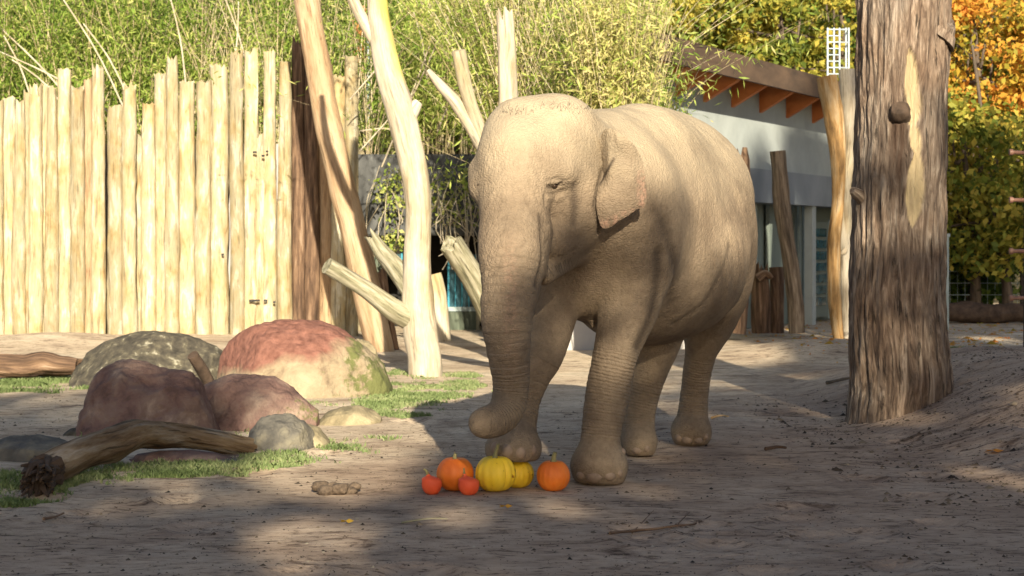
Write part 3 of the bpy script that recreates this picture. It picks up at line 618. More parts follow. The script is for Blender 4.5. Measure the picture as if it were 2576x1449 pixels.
# leaning bare canes at the top left
t = thing('cane_bundle', 'long bare straw-coloured canes leaning across the top left corner', 'canes', P(150, 240, 32.2))
g = Geo(); o_ = P(150, 240, 32.2)
for a in ((-10, 60, 235, 330), (0, 130, 300, 300), (10, 90, 90, 290), (160, 0, 320, 290), (30, 150, 170, 280), (210, 60, 330, 260), (560, -20, 640, 250), (600, 0, 585, 200), (430, 0, 470, 240)):
    px_tube(g, [(a[0], a[1], 1.6), ((a[0] + a[2]) / 2 + 5, (a[1] + a[3]) / 2 - 12, 2.0), (a[2], a[3], 2.2)], 32.2, sides=5, rings=8)
me = g.mesh('cane', m_pale, True, o_); obj('cane', me, t)
g = Geo(); o_ = P(1000, 300, 30)
t = thing('cane_bundle', 'long pale canes slanting behind the bleached dead tree', 'canes', o_)
for a in ((1150, -10, 990, 340), (1100, 60, 960, 420), (880, 250, 990, 120), (905, 380, 1010, 260), (1040, 30, 1075, 200), (1230, 0, 1100, 330), (905, 330, 985, 325)):
    px_tube(g, [(a[0], a[1], 1.5), ((a[0] + a[2]) / 2 + 6, (a[1] + a[3]) / 2 - 4, 2.0), (a[2], a[3], 2.2)], 30, sides=5, rings=8)
obj('cane', g.mesh('cane', m_pale, True, o_), t)
# climbing plant on the dark wall
o_ = P(1150, 600, 32.6); t = thing('climbing_plant', 'tangle of bare vine stems with bright green leaves on the dark wall', 'climber', o_)
g = Geo(); r2 = np.random.default_rng(5); lp = []
for k in range(60):
    a = r2.uniform(1090, 1260) if k % 7 else r2.uniform(940, 1010); top = r2.uniform(400, 560); bx = a + r2.normal() * 45; bot = r2.uniform(540, 690)
    mid = (a + bx) / 2 + r2.normal() * 20
    px_tube(g, [(a, top, .8), (mid, (top + bot) / 2, 1.2), (bx, bot, 1.4)], [32.7, 32.4 - r2.random() * .5, 32.6], sides=4, rings=8)
    if k % 6 == 0: lp.append(P(a, top, 32.5) + r2.normal(size=(30, 3)) * (.16, .12, .13))
for q in ((975, 470), (990, 500), (1010, 440), (1070, 500), (1090, 480), (1000, 600), (1120, 440), (1185, 470), (1180, 440), (985, 610)): lp.append(P(*q, 32.4) + r2.normal(size=(60, 3)) * (.14, .1, .12))
obj('stems', g.mesh('stems', m_pale, True, o_), t)
v, f, tt = leaves(np.vstack(lp), .09, .6, None, .4, 9); obj('foliage', mesh_np('foliage', v - o_, f, False, {'tint': .35 + tt * .6}, m_bamboo), t)

# ------------------------------------------------------------------ autumn woodland
TR = [(1620, 60, 44, (2.6, 2, 2.8), m_autumn, 'yellow-green tree rising behind the left end of the roof'), (1800, 20, 46, (2.6, 2, 3.0), m_autumn, 'broad yellowing tree behind the middle of the roof edge'),
      (1960, 90, 45, (2.2, 2, 2.6), m_autumn, 'yellowing tree just left of the roof ladder'), (2110, 40, 47, (2.2, 2, 3.2), m_autumn, 'yellow-green tree behind the roof ladder'),
      (2450, 130, 40, (1.8, 1.6, 1.7), m_orange, 'orange autumn tree right of the big trunk'), (2560, 330, 42, (2.0, 1.6, 1.9), m_autumn, 'yellow and orange tree at the right edge'),
      (2420, 420, 38, (1.5, 1.4, 1.5), m_autumn, 'sparse yellow-green sapling close behind the big trunk'), (2500, 560, 37.5, (1.5, 1.2, 1.0), m_autumn, 'low yellow-green sapling behind the wire fence'),
      (2430, 660, 39, (1.0, 1.0, .8), m_green, 'small green bush low down behind the wire fence'), (2620, 60, 44, (2.4, 2, 2.6), m_orange, 'tall golden tree in the upper right corner'),
      (1480, -60, 47, (3.0, 2, 3.0), m_autumn, 'pale green tree above the reedy bamboo'), (1150, -120, 46, (3.2, 2, 3), m_green, 'dark green tree high behind the bleached dead tree'),
      (750, -150, 46, (3.4, 2, 3.2), m_green, 'dark green tree high above the palisade'), (300, -150, 46, (3.4, 2, 3.2), m_green, 'dark green tree high behind the left bamboo'), (-100, -100, 46, (3.4, 2, 3.2), m_green, 'dark tree beyond the top left corner')]
for k, (px, py, d, rad, mt, lb) in enumerate(TR):
    c = P(px, py, d); base = (c[0] + .3, d, -.1 if d < 43 else .1)
    make_tree('tree', lb, 'tree', base, c, rad, (6500 if px > 2300 else 9500) if rad[0] > 1.6 else 3600, mt, .17, 100 + k, ncl=75, clr=.27, tr=.13)
for k, (px, d, w, mt, lb) in enumerate(((1560, 54, 4, m_autumn, 'far yellow-green tree behind the roof, furthest left'), (1900, 55, 4.5, m_autumn, 'far tree filling the gap over the roof'), (2200, 56, 4.5, m_green, 'far dark tree behind the big trunk'),
                             (2480, 54, 4.5, m_green, 'far dark green tree behind the orange one'), (2700, 52, 4, m_orange, 'far orange tree beyond the right edge'), (1200, 54, 5, m_green, 'far dark tree above the shed'), (700, 54, 5, m_green, 'far dark tree above the leaning log'), (200, 54, 5, m_green, 'far dark tree above the left palisade'))):
    c = P(px, 120 if px > 1500 else -60, d); make_tree('tree', lb, 'tree', (c[0], d, 1.0), c, (w, 2.5, 5.5), (2500 if px > 2100 else 13000), mt, .26, 200 + k, ncl=90, clr=.7, tr=.2)
for k, (px, d, r, lb) in enumerate(((2437, 38.5, .07, 'slim pale sapling stem right of the big trunk'), (2400, 41, .06, 'thin leaning stem just right of the big trunk'), (2520, 43, .09, 'dark straight stem in the woodland'), (2490, 40, .05, 'thin crooked stem in the middle of the woodland gap'))):
    b = P(px, 800, d); b[2] = -.05; t = thing('sapling', lb, 'tree', b); g = Geo()
    g.tube([b, b + (.1, 0, 2), b + (-.1 if k % 2 else .3, 0, 4), b + (.1, .1, 6)], [r, r * .85, r * .7, r * .5], 8, 16, .1, 3, 0, 5, k)
    r2 = np.random.default_rng(k)
    for q in range(9):
        z = r2.uniform(1.0, 4.5); s0 = b + (.1, 0, z); e = s0 + (r2.normal() * .9, r2.normal() * .3, r2.uniform(.2, .8)); g.tube([s0, (s0 + e) / 2 + (0, 0, .1), e], [r * .35, r * .2, r * .1], 5, 6)
    obj('trunk', g.mesh('trunk', m_bk, True, b), t)
    lp = np.vstack([b + (r2.normal() * .6, r2.normal() * .4, r2.uniform(1.2, 5)) + r2.normal(size=(120, 3)) * (.3, .2, .18) for _ in range(9)])
    v, f, tt = leaves(lp, .13, .6, None, .3, k); obj('crown', mesh_np('crown', v - b, f, False, {'tint': tt}, m_autumn), t)
# fir at the right edge
fb = np.array((8.25, 25., -.1)); t = thing('fir_tree', 'dark green fir whose drooping boughs enter at the upper right', 'tree', fb)
g = Geo(); g.tube([fb, fb + (0, 0, 9)], [.2, .06], 10, 10, .1, 3); lp = []
r2 = np.random.default_rng(12)
for k in range(60):
    z = r2.uniform(1.4, 8.6); a = r2.uniform(0, 6.28); L = (1.75 - .12 * z) * r2.uniform(.7, 1.0) * (1.0 if z > 4 else .62)
    s0 = fb + (0, 0, z); e = s0 + (math.cos(a) * L, math.sin(a) * L, -.35 * L); g.tube([s0, (s0 + e) / 2 + (0, 0, .08), e], [.03, .02, .008], 5, 5)
    u = r2.random((260, 1)); lp.append(s0 + (e - s0) * u + r2.normal(size=(260, 3)) * (.1, .1, .05) - (0, 0, .12) * u)
obj('trunk', g.mesh('trunk', m_bk, True, fb), t)
v, f, tt = leaves(np.vstack(lp), .11, .14, None, .7, 4); obj('crown', mesh_np('crown', v - fb, f, False, {'tint': tt}, m_fir), t)
# wire fence, log barrier, posts at the right
wf = thing('wire_fence', 'thin dark wire fence in front of the woodland at the right', 'fence', (9.6, 38, 0))
for x in (8.4, 10.9, 13.4):
    g = Geo(); g.box((x, 38, .95), (.08, .08, 1.95)); obj('post', g.mesh('post', m_darkpost, False, (9.6, 38, 0)), wf)
g = Geo()
for z in (.3, .55, .8, 1.05, 1.3, 1.55, 1.8): g.tube([(7.5, 38, z), (15, 38, z)], [.008, .008], 4, 3)
for x in np.arange(7.6, 15, .16): g.tube([(x, 38.02, .1), (x, 38.02, 1.1)], [.005, .005], 3, 2)
o = obj('wires', g.mesh('wires', m_steel, False, (9.6, 38, 0)), wf); o['kind'] = 'stuff'
b = P(2470, 810, 36.5); t = thing('barrier_log', 'thick dark fallen log lying before the wire fence at the right', 'log', b)
g = Geo(); px_tube(g, [(2330, 788, 22), (2420, 786, 24), (2500, 790, 24), (2560, 786, 22), (2640, 792, 20)], 36.5, sides=24, rings=60, rough=.2, freq=2, ridge=.06); obj('trunk', g.mesh('trunk', m_knot, True, b), t)
b = P(2379, 770, 34); g = Geo(); g.box((b[0], 34, .85), (.1, .1, 1.85)); g.box((b[0], 34, 1.8), (.14, .14, .06)); tag(obj('gate_post', g.mesh('gate_post', m_steel, False)), 'grey-green square metal post just right of the big trunk', 'post')
b = P(2584, 845, 24); b[2] = float(H(b[0], 24)); t = thing('electric_fence_post', 'dark upright post with brown insulator arms at the right edge', 'post', b)
g = Geo(); g.tube([b - (0, 0, .1), b + (0, 0, 3.2)], [.055, .045], 10, 6); obj('pole', g.mesh('pole', m_darkpost, True, b), t)
for py in (383, 503, 632, 750):
    e = P(2545, py, 23.7); s0 = np.array((b[0], 23.9, e[2])); g = Geo(); g.tube([s0, e], [.03, .025], 8, 4); g.tube([e + (-.03, 0, 0), e + (.015, 0, 0)], [.042, .042], 10, 3); obj('insulator', g.mesh('insulator', m_insul, True, b), t)
# ------------------------------------------------------------------ elephant: one continuous skin from blended volumes
HS = .0135
lo = np.array((-.42, 10.55, -.03)); hi = np.array((2.12, 14.95, 2.72))
ex = [np.arange(lo[k], hi[k], HS) for k in range(3)]
dim = [len(e) for e in ex]; FLD = np.full(dim, .6, dtype=np.float32)
def sub(mn, mx):
    return tuple(slice(max(0, int((mn[k] - lo[k]) / HS)), min(dim[k], int((mx[k] - lo[k]) / HS) + 2)) for k in range(3))
def grid(sl): return np.meshgrid(*[ex[k][sl[k]].astype(np.float32) for k in range(3)], indexing='ij', sparse=True)
def blend(sl, d, k, op='u'):
    a = FLD[sl]
    if op == 'u':
        h = np.clip(k - np.abs(a - d), 0, None) / k; FLD[sl] = np.minimum(a, d) - h * h * k * .25
    else:
        d = -d; h = np.clip(k - np.abs(a - d), 0, None) / k; FLD[sl] = np.maximum(a, d) + h * h * k * .25
def ell(c, r, k=.1, rz=0., ry=0., op='u'):        # r along (forward-ish local y, lateral local x, z): r=(rx,ry,rz)
    c = np.array(c, float); R_ = max(r) + k + .04; sl = sub(c - R_, c + R_); x, y, z = grid(sl)
    x = x - np.float32(c[0]); y = y - np.float32(c[1]); z = z - np.float32(c[2])
    ca, sa = math.cos(rz), math.sin(rz); X_ = x * ca + y * sa; Y_ = -x * sa + y * ca; Z_ = z
    if ry: cb, sb = math.cos(ry), math.sin(ry); Y2 = Y_ * cb + Z_ * sb; Z_ = -Y_ * sb + Z_ * cb; Y_ = Y2
    k0 = np.sqrt((X_ / r[0]) ** 2 + (Y_ / r[1]) ** 2 + (Z_ / r[2]) ** 2); k1 = np.sqrt((X_ / r[0] ** 2) ** 2 + (Y_ / r[1] ** 2) ** 2 + (Z_ / r[2] ** 2) ** 2)
    blend(sl, (k0 * (k0 - 1) / (k1 + 1e-6)).astype(np.float32), k, op)
def cone(a, b, ra, rb, k=.06, op='u', flat=1.0):
    a, b = np.array(a, float), np.array(b, float); R_ = max(ra, rb) + k + .04
    sl = sub(np.minimum(a, b) - R_, np.maximum(a, b) + R_); x, y, z = grid(sl)
    d = b - a; L2 = d @ d; t = np.clip(((x - a[0]) * d[0] + (y - a[1]) * d[1] + (z - a[2]) * d[2]) / L2, 0, 1)
    q = np.sqrt((x - a[0] - t * d[0]) ** 2 + (y - a[1] - t * d[1]) ** 2 + (z - a[2] - t * d[2]) ** 2)
    blend(sl, (q - (ra + (rb - ra) * t)).astype(np.float32), k, op)
def chain(pts, k=.04):                             # (px, py, d, r) polyline densely interpolated so that the taper is smooth
    pts = np.array(pts, float); n = len(pts); w = np.array([np.append(P(a, b, c), r) for a, b, c, r in pts]); out = []
    for i in range(n - 1):
        p0, p1, p2, p3 = w[max(i - 1, 0)], w[i], w[i + 1], w[min(i + 2, n - 1)]
        for u in (0, .34, .67): out.append(.5 * (2 * p1 + (p2 - p0) * u + (2 * p0 - 5 * p1 + 4 * p2 - p3) * u * u + (-p0 + 3 * p1 - 3 * p2 + p3) * u ** 3))
    out.append(w[-1]); out = np.array(out)
    for q, (a, b) in enumerate(zip(out[:-1], out[1:])): cone(a[:3], b[:3], a[3], b[3], k if q < 4 else .022)
    return out
YAW = R(-23)
# torso
ell((.66, 12.55, 1.80), (.50, .66, .74), .1, YAW)
ell((.93, 13.2, 1.725), (.655, .95, .845), .25, YAW)
ell((1.20, 13.85, 1.80), (.665, .70, .76), .25, YAW)
cone((.95, 12.95, 2.30), (1.18, 13.9, 2.28), .27, .30, .3)           # arched spine
ell((1.10, 13.42, 1.49), (.665, .88, .61), .12, YAW)
ell((1.28, 13.95, 2.02), (.55, .55, .50), .2, YAW)
ell(P(1465, 650, 12.35), (.40, .38, .40), .15, YAW)                  # chest
ell(P(1600, 560, 12.25), (.30, .42, .50), .18, YAW)                  # near shoulder
# neck
cone(P(1500, 500, 12.3), P(1420, 480, 11.9), .50, .42, .15)
cone(P(1530, 430, 12.6), P(1450, 400, 12.1), .40, .33, .12)
# legs
fl = chain([(1592, 560, 12.3, .30), (1590, 680, 12.22, .25), (1577, 790, 12.15, .198), (1552, 880, 12.1, .150), (1530, 980, 12.08, .144), (1518, 1050, 12.05, .135), (1511, 1110, 12.03, .130), (1508, 1160, 12.0, .158)], .08)
fr = chain([(1405, 620, 12.4, .30), (1392, 730, 12.25, .21), (1382, 810, 12.1, .165), (1365, 890, 11.98, .138), (1338, 960, 11.95, .105), (1322, 1015, 11.93, .088), (1315, 1060, 11.88, .092), (1300, 1105, 11.82, .125)], .08)
hr = chain([(1640, 740, 13.6, .28), (1648, 860, 13.6, .17), (1632, 940, 13.6, .135), (1610, 1030, 13.6, .118), (1606, 1080, 13.58, .12), (1605, 1105, 13.55, .128)], .08)
hl = chain([(1775, 600, 14.0, .40), (1785, 720, 14.15, .30), (1782, 800, 14.2, .225), (1765, 880, 14.22, .130), (1750, 960, 14.3, .110), (1743, 1040, 14.3, .115), (1739, 1080, 14.28, .13)], .1)
def foot(c, r, h, k=.06):
    c = np.array(c); ell(c + (0, 0, h * .42), (r * 1.02, r * 1.08, h * .62), k); cone(c + (0, 0, .035), c + (0, 0, h * .35), r * .93, r * .9, k)
foot((.586, 11.98, .035), .185, .20); foot((.968, 13.52, .035), .125, .17, .05); foot((1.438, 14.25, .04), .158, .18, .05)
fc = P(1291, 1128, 11.78); foot(fc + (0, 0, -.065), .18, .17)
# feet soles flat
for c, z, r_ in (((.586, 11.98), .006, .3), ((.968, 13.52), .004, .26), ((1.438, 14.25), .008, .26)):
    sl = sub((c[0] - r_, c[1] - r_, -.05), (c[0] + r_, c[1] + r_, .1)); x, y, zz = grid(sl); blend(sl, (zz - z + 0 * x + 0 * y).astype(np.float32), .015, 's')
zs = float(P(0, 1157, 11.78)[2]); sl = sub(fc - (.3, .3, .25), fc + (.3, .3, .1)); x, y, zz = grid(sl); blend(sl, (zz - zs + 0 * x + 0 * y).astype(np.float32), .015, 's')
# nipple and udder
cone(P(1448, 735, 12.3), P(1442, 772, 12.25), .09, .03, .05); cone(P(1478, 745, 12.32), P(1492, 822, 12.3), .05, .018, .03)
# tail
cone((1.42, 14.42, 2.05), (1.44, 14.62, 1.5), .07, .045, .05); cone((1.44, 14.62, 1.5), (1.46, 14.6, 1.05), .045, .03, .03)
# head
HY = R(-28)
ell(P(1366, 402, 11.78), (.375, .42, .40), .12, HY)
ell(P(1405, 345, 11.78), (.27, .33, .285), .10, HY)                  # high left dome
ell(P(1300, 350, 11.72), (.20, .28, .255), .12, HY)                  # lower right dome
ell(P(1276, 455, 11.52), (.17, .2, .24), .1, HY)
cone(P(1300, 400, 11.5), P(1290, 600, 11.3), .25, .205, .1)          # nose bridge
cone(P(1202, 430, 11.58), P(1212, 470, 11.5), .065, .085, .09)       # far brow
cone(P(1380, 425, 11.40), P(1425, 440, 11.42), .07, .07, .10)        # near brow
ell(P(1430, 540, 11.72), (.19, .28, .25), .1, HY)                    # cheek
ell(P(1405, 610, 11.60), (.13, .24, .13), .09, HY)                   # jaw
cone(P(1440, 640, 11.85), P(1370, 690, 11.45), .09, .07, .08)        # lower jaw
ell(P(1500, 400, 11.85), (.12, .2, .2), .1, HY)                      # temple to ear
cone(P(1345, 560, 11.33), P(1352, 680, 11.3), .085, .07, .08)        # tusk sheath
# temple hollow and eye socket
ell(P(1440, 485, 11.28), (.05, .09, .10), .10, HY, op='s')
ell(P(1475, 440, 11.36), (.04, .06, .10), .08, HY, op='s')
tr = chain([(1290, 600, 11.28, .205), (1289, 660, 11.2, .195), (1286, 720, 11.14, .178), (1276, 780, 11.1, .160), (1276, 840, 11.08, .142), (1281, 900, 11.1, .124), (1286, 960, 11.12, .110), (1283, 1000, 11.12, .104), (1272, 1034, 11.08, .101), (1250, 1054, 11.02, .098), (1228, 1062, 10.96, .093), (1213, 1065, 10.92, .084)], .05)
# surface nets
def surface_nets(Fv):
    ins = Fv < 0; nx, ny, nz = Fv.shape
    c = ins[:-1, :-1, :-1].astype(np.int8)
    cnt = np.zeros((nx - 1, ny - 1, nz - 1), np.int8)
    for a in (0, 1):
        for b in (0, 1):
            for e in (0, 1): cnt += ins[a:nx - 1 + a, b:ny - 1 + b, e:nz - 1 + e]
    act = (cnt > 0) & (cnt < 8); ci = np.argwhere(act); vid = np.full(act.shape, -1, np.int32); vid[act] = np.arange(len(ci))
    pos = np.zeros((len(ci), 3)); wt = np.zeros(len(ci))
    cor = [np.array(q) for q in ((0, 0, 0), (1, 0, 0), (0, 1, 0), (1, 1, 0), (0, 0, 1), (1, 0, 1), (0, 1, 1), (1, 1, 1))]
    val = [Fv[ci[:, 0] + q[0], ci[:, 1] + q[1], ci[:, 2] + q[2]] for q in cor]
    for i, j in ((0, 1), (2, 3), (4, 5), (6, 7), (0, 2), (1, 3), (4, 6), (5, 7), (0, 4), (1, 5), (2, 6), (3, 7)):
        a, b = val[i], val[j]; m = (a < 0) != (b < 0); t = np.where(m, a / np.where(a - b == 0, 1, a - b), 0)
        p = cor[i][None] + t[:, None] * (cor[j] - cor[i])[None]; pos[m] += p[m]; wt[m] += 1
    pos = ci + pos / wt[:, None]
    Q = []
    for ax in range(3):
        s = [slice(1, -1)] * 3; s0 = list(s); s1 = list(s); s0[ax] = slice(0, -1); s1[ax] = slice(1, None)
        A, B = ins[tuple(s0)], ins[tuple(s1)]; e = np.argwhere(A != B); flip = A[A != B]
        off = np.array([1, 1, 1]); off[ax] = 0; e = e + off
        u, w_ = [(1, 2), (2, 0), (0, 1)][ax]; du = np.zeros(3, int); dw = np.zeros(3, int); du[u] = 1; dw[w_] = 1
        q = [vid[tuple((e - k_).T)] for k_ in (du + dw, dw, 0 * du, du)]
        q = np.stack(q, 1); q[~flip] = q[~flip][:, ::-1]; Q.append(q)
    return pos, np.vstack(Q)
pos, quads = surface_nets(FLD)
V = pos * HS + lo
def vnormals(V, Q):
    n = np.cross(V[Q[:, 2]] - V[Q[:, 0]], V[Q[:, 3]] - V[Q[:, 1]]); N_ = np.zeros_like(V)
    for k in range(4): np.add.at(N_, Q[:, k], n)
    return N_ / (np.linalg.norm(N_, axis=1)[:, None] + 1e-12)
def lap(V, Q, it, lam=.5):
    for _ in range(it):
        S = np.zeros_like(V); c = np.zeros(len(V))
        for k in range(4):
            for m in (1, 3): np.add.at(S, Q[:, k], V[Q[:, (k + m) % 4]]); np.add.at(c, Q[:, k], 1)
        V = V + lam * (S / c[:, None] - V)
    return V
V = lap(V, quads, 4); NRM = vnormals(V, quads)
# limb coordinate: rings round the trunk and legs
def chain_attr(out):
    best = np.full(len(V), 9.); par = np.zeros(len(V)); L = 0
    for a, b in zip(out[:-1], out[1:]):
        d = b[:3] - a[:3]; l = np.linalg.norm(d); t = np.clip(((V - a[:3]) @ d) / (l * l), 0, 1)
        q = np.linalg.norm(V - a[:3] - t[:, None] * d, axis=1) / (a[3] + (b[3] - a[3]) * t); m = q < best; best[m] = q[m]; par[m] = L + t[m] * l; L += l
    return best, par, L
bt_, pt_, Lt = chain_attr(tr)
wt_ = sstep(1.35, 1.1, bt_) * sstep(0, .25, pt_)
wob = fbm(V * 5, 2, 3)
ring = np.sin(2 * math.pi * (pt_ + .02 * wob + .012 * vnoise(V * 14, 5)) / .036)
disp = wt_ * .0032 * ring * (.6 + .4 * vnoise(V * 6, 9)) * sstep(Lt - .02, Lt - .35, pt_ * 1.0)
legw = np.zeros(len(V)); legp = np.zeros(len(V))
for out in (fl, fr, hr, hl):
    b_, p_, L_ = chain_attr(out); wl = sstep(1.4, 1.12, b_) * sstep(.45 * L_, .62 * L_, p_) * sstep(L_ + .01, L_ - .12, p_)
    m = wl > legw; legw[m] = wl[m]; legp[m] = p_[m]
disp += legw * .0026 * np.sin(2 * math.pi * (legp + .03 * wob + .015 * vnoise(V * 11, 4)) / .052) * (.5 + .5 * vnoise(V * 5, 19))
# broad folds on flank, chest and cheek
ca, sa = math.cos(YAW), math.sin(YAW)
bodyw = sstep(12.25, 12.7, V[:, 1]) * sstep(.75, 1.0, V[:, 2])
al = -V[:, 0] * sa + V[:, 1] * ca
qq = np.stack([al * 9 + V[:, 2] * 4.5, V[:, 2] * 2.2 - al * 1.5, V[:, 0] * 3], -1)
disp += bodyw * .010 * fbm(qq, 4, 13)
disp += .008 * fbm(V * 4.2, 3, 23) * (1 - .6 * wt_) + .0028 * fbm(V * 16, 3, 29)
V = V + NRM * disp[:, None]
PX = V[:, 0] / V[:, 1] * F + 1288; PY = YH - (V[:, 2] - CAM_H) / V[:, 1] * F
def surf(px, py, rad=5):                           # nearest skin point seen at a picture position
    for r_ in (rad, rad * 2, rad * 5):
        m = np.where(np.hypot(PX - px, PY - py) < r_)[0]
        if len(m): return V[m[np.argmin(V[m, 1])]], NRM[m[np.argmin(V[m, 1])]]
    return P(px, py, 11.5), np.array((0, -1., 0))
def crease(pts, w, dep, k=7):
    S = np.array([surf(*p)[0] for p in pts]); fine = []
    for a, b in zip(S[:-1], S[1:]):
        for u in np.linspace(0, 1, k, endpoint=False): fine.append(a + (b - a) * u)
    fine.append(S[-1]); fine = np.array(fine); m = np.where(np.min(np.linalg.norm(V[:, None][:0] - 0, axis=-1), initial=0) == 0)[0] if False else None
    mn, mx = fine.min(0) - .1, fine.max(0) + .1; idx_ = np.where(((V > mn) & (V < mx)).all(1))[0]
    dd = np.min(np.linalg.norm(V[idx_][:, None] - fine[None], axis=2), axis=1); g_ = np.exp(-(dd / w) ** 2)
    CR[idx_] = np.maximum(CR[idx_], g_ * min(1, abs(dep) / .012) if dep > 0 else 0)
    return idx_, g_ * dep
CR = np.zeros(len(V)); acc = np.zeros(len(V))
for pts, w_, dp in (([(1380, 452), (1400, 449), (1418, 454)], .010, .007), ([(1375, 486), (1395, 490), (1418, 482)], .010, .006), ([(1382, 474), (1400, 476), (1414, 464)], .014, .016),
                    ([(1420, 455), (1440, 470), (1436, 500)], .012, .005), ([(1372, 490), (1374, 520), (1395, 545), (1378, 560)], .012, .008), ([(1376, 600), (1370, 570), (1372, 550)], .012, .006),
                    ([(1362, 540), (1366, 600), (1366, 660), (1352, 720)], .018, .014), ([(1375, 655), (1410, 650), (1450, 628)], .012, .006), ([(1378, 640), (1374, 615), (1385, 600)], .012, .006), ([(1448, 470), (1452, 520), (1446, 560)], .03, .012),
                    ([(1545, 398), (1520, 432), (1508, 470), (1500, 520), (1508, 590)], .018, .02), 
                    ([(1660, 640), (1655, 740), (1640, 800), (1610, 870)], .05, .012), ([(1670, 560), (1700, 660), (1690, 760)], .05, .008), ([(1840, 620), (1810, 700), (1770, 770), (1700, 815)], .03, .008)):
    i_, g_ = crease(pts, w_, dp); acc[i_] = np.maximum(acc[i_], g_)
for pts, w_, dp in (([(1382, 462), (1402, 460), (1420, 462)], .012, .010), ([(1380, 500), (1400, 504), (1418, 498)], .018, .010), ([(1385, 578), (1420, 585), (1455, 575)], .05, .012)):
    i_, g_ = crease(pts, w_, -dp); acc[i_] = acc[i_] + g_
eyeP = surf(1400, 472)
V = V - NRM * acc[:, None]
ORG = np.array((.8, 12.9, 0.))
def skin_material():
    m = bpy.data.materials.new('elephant_skin'); m.use_nodes = True; nt = m.node_tree; N = nt.nodes; Lk = nt.links
    b = N['Principled BSDF']; b.inputs['Roughness'].default_value = .82; b.inputs['Specular IOR Level'].default_value = .2
    tc = N.new('ShaderNodeTexCoord'); v0 = tc.outputs['Object']
    def mp(st, rot=(0, 0, 0)): q = N.new('ShaderNodeMapping'); q.inputs['Scale'].default_value = st; q.inputs['Rotation'].default_value = rot; Lk.new(v0, q.inputs['Vector']); return q.outputs[0]
    def noise(sc, st=(1, 1, 1), det=6, rot=(0, 0, 0), dis=.3): n = N.new('ShaderNodeTexNoise'); n.inputs['Scale'].default_value = sc; n.inputs['Detail'].default_value = det; n.inputs['Distortion'].default_value = dis; n.inputs['Roughness'].default_value = .6; Lk.new(mp(st, rot), n.inputs['Vector']); return n.outputs['Fac']
    def math_(op, a, c): q = N.new('ShaderNodeMath'); q.operation = op; (Lk.new(a, q.inputs[0]) if hasattr(a, 'links') else setattr(q.inputs[0], 'default_value', a)); (Lk.new(c, q.inputs[1]) if hasattr(c, 'links') else setattr(q.inputs[1], 'default_value', c)); return q.outputs[0]
    def ramp(f, st):
        cr = N.new('ShaderNodeValToRGB'); el = cr.color_ramp.elements
        while len(el) < len(st): el.new(.5)
        for e, (p, c) in zip(el, st): e.position = p; e.color = (*c, 1)
        Lk.new(f, cr.inputs[0]); return cr.outputs[0]
    def mix(f, a, c, bt='MIX'):
        q = N.new('ShaderNodeMix'); q.data_type = 'RGBA'; q.blend_type = bt
        (Lk.new(f, q.inputs['Factor']) if hasattr(f, 'links') else setattr(q.inputs['Factor'], 'default_value', f)); Lk.new(a, q.inputs['A'])
        (Lk.new(c, q.inputs['B']) if hasattr(c, 'links') else setattr(q.inputs['B'], 'default_value', (*c, 1))); return q.outputs['Result']
    base = ramp(noise(1.6, det=8), [(.3, (.16, .117, .08)), (.5, (.22, .163, .112)), (.72, (.285, .217, .15))])
    base = mix(.55, base, ramp(noise(28, det=8), [(.3, (.62, .6, .58)), (.55, (1, 1, 1)), (.7, (1.1, 1.08, 1.05))]), 'MULTIPLY')
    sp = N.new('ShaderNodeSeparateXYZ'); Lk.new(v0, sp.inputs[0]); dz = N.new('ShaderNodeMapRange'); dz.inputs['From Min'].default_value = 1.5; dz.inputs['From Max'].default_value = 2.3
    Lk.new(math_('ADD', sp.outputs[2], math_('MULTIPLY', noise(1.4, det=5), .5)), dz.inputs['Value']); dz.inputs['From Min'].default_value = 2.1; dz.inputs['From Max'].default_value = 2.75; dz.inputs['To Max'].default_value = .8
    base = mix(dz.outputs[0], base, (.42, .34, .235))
    base = mix(.45, base, ramp(noise(3.2, det=9), [(.36, (.66, .63, .62)), (.5, (1, 1, 1)), (.7, (1.08, 1.06, 1.0))]), 'MULTIPLY')
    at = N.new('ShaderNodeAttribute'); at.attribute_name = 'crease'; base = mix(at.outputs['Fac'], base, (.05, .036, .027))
    pk = N.new('ShaderNodeAttribute'); pk.attribute_name = 'pink'; base = mix(math_('MULTIPLY', pk.outputs['Fac'], ramp(noise(35), [(.4, (0, 0, 0)), (.6, (1, 1, 1))])), base, (.36, .22, .155))
    Lk.new(base, b.inputs['Base Color'])
    vo = N.new('ShaderNodeTexVoronoi'); vo.feature = 'DISTANCE_TO_EDGE'; vo.inputs['Scale'].default_value = 38; Lk.new(mp((1, 1, 1.5)), vo.inputs['Vector'])
    vr = N.new('ShaderNodeMapRange'); vr.inputs['From Max'].default_value = .22; Lk.new(vo.outputs['Distance'], vr.inputs['Value'])
    h = math_('ADD', math_('MULTIPLY', vr.outputs[0], .55), math_('MULTIPLY', noise(30, (1, 1, 1), 8), .4))
    wv_ = N.new('ShaderNodeTexVoronoi'); wv_.feature = 'DISTANCE_TO_EDGE'; wv_.inputs['Scale'].default_value = 15; dn = N.new('ShaderNodeTexNoise'); dn.inputs['Scale'].default_value = 6; dn.inputs['Detail'].default_value = 5; Lk.new(v0, dn.inputs['Vector'])
    va = N.new('ShaderNodeVectorMath'); va.operation = 'MULTIPLY_ADD'; Lk.new(dn.outputs['Color'], va.inputs[0]); va.inputs[1].default_value = (.16, .16, .16); Lk.new(mp((1.6, 1.6, .8), (R(15), 0, R(-23))), va.inputs[2]); Lk.new(va.outputs[0], wv_.inputs['Vector'])
    wr = N.new('ShaderNodeMapRange'); wr.inputs['From Max'].default_value = .12; Lk.new(wv_.outputs['Distance'], wr.inputs['Value']); h = math_('ADD', h, math_('MULTIPLY', wr.outputs[0], .38))
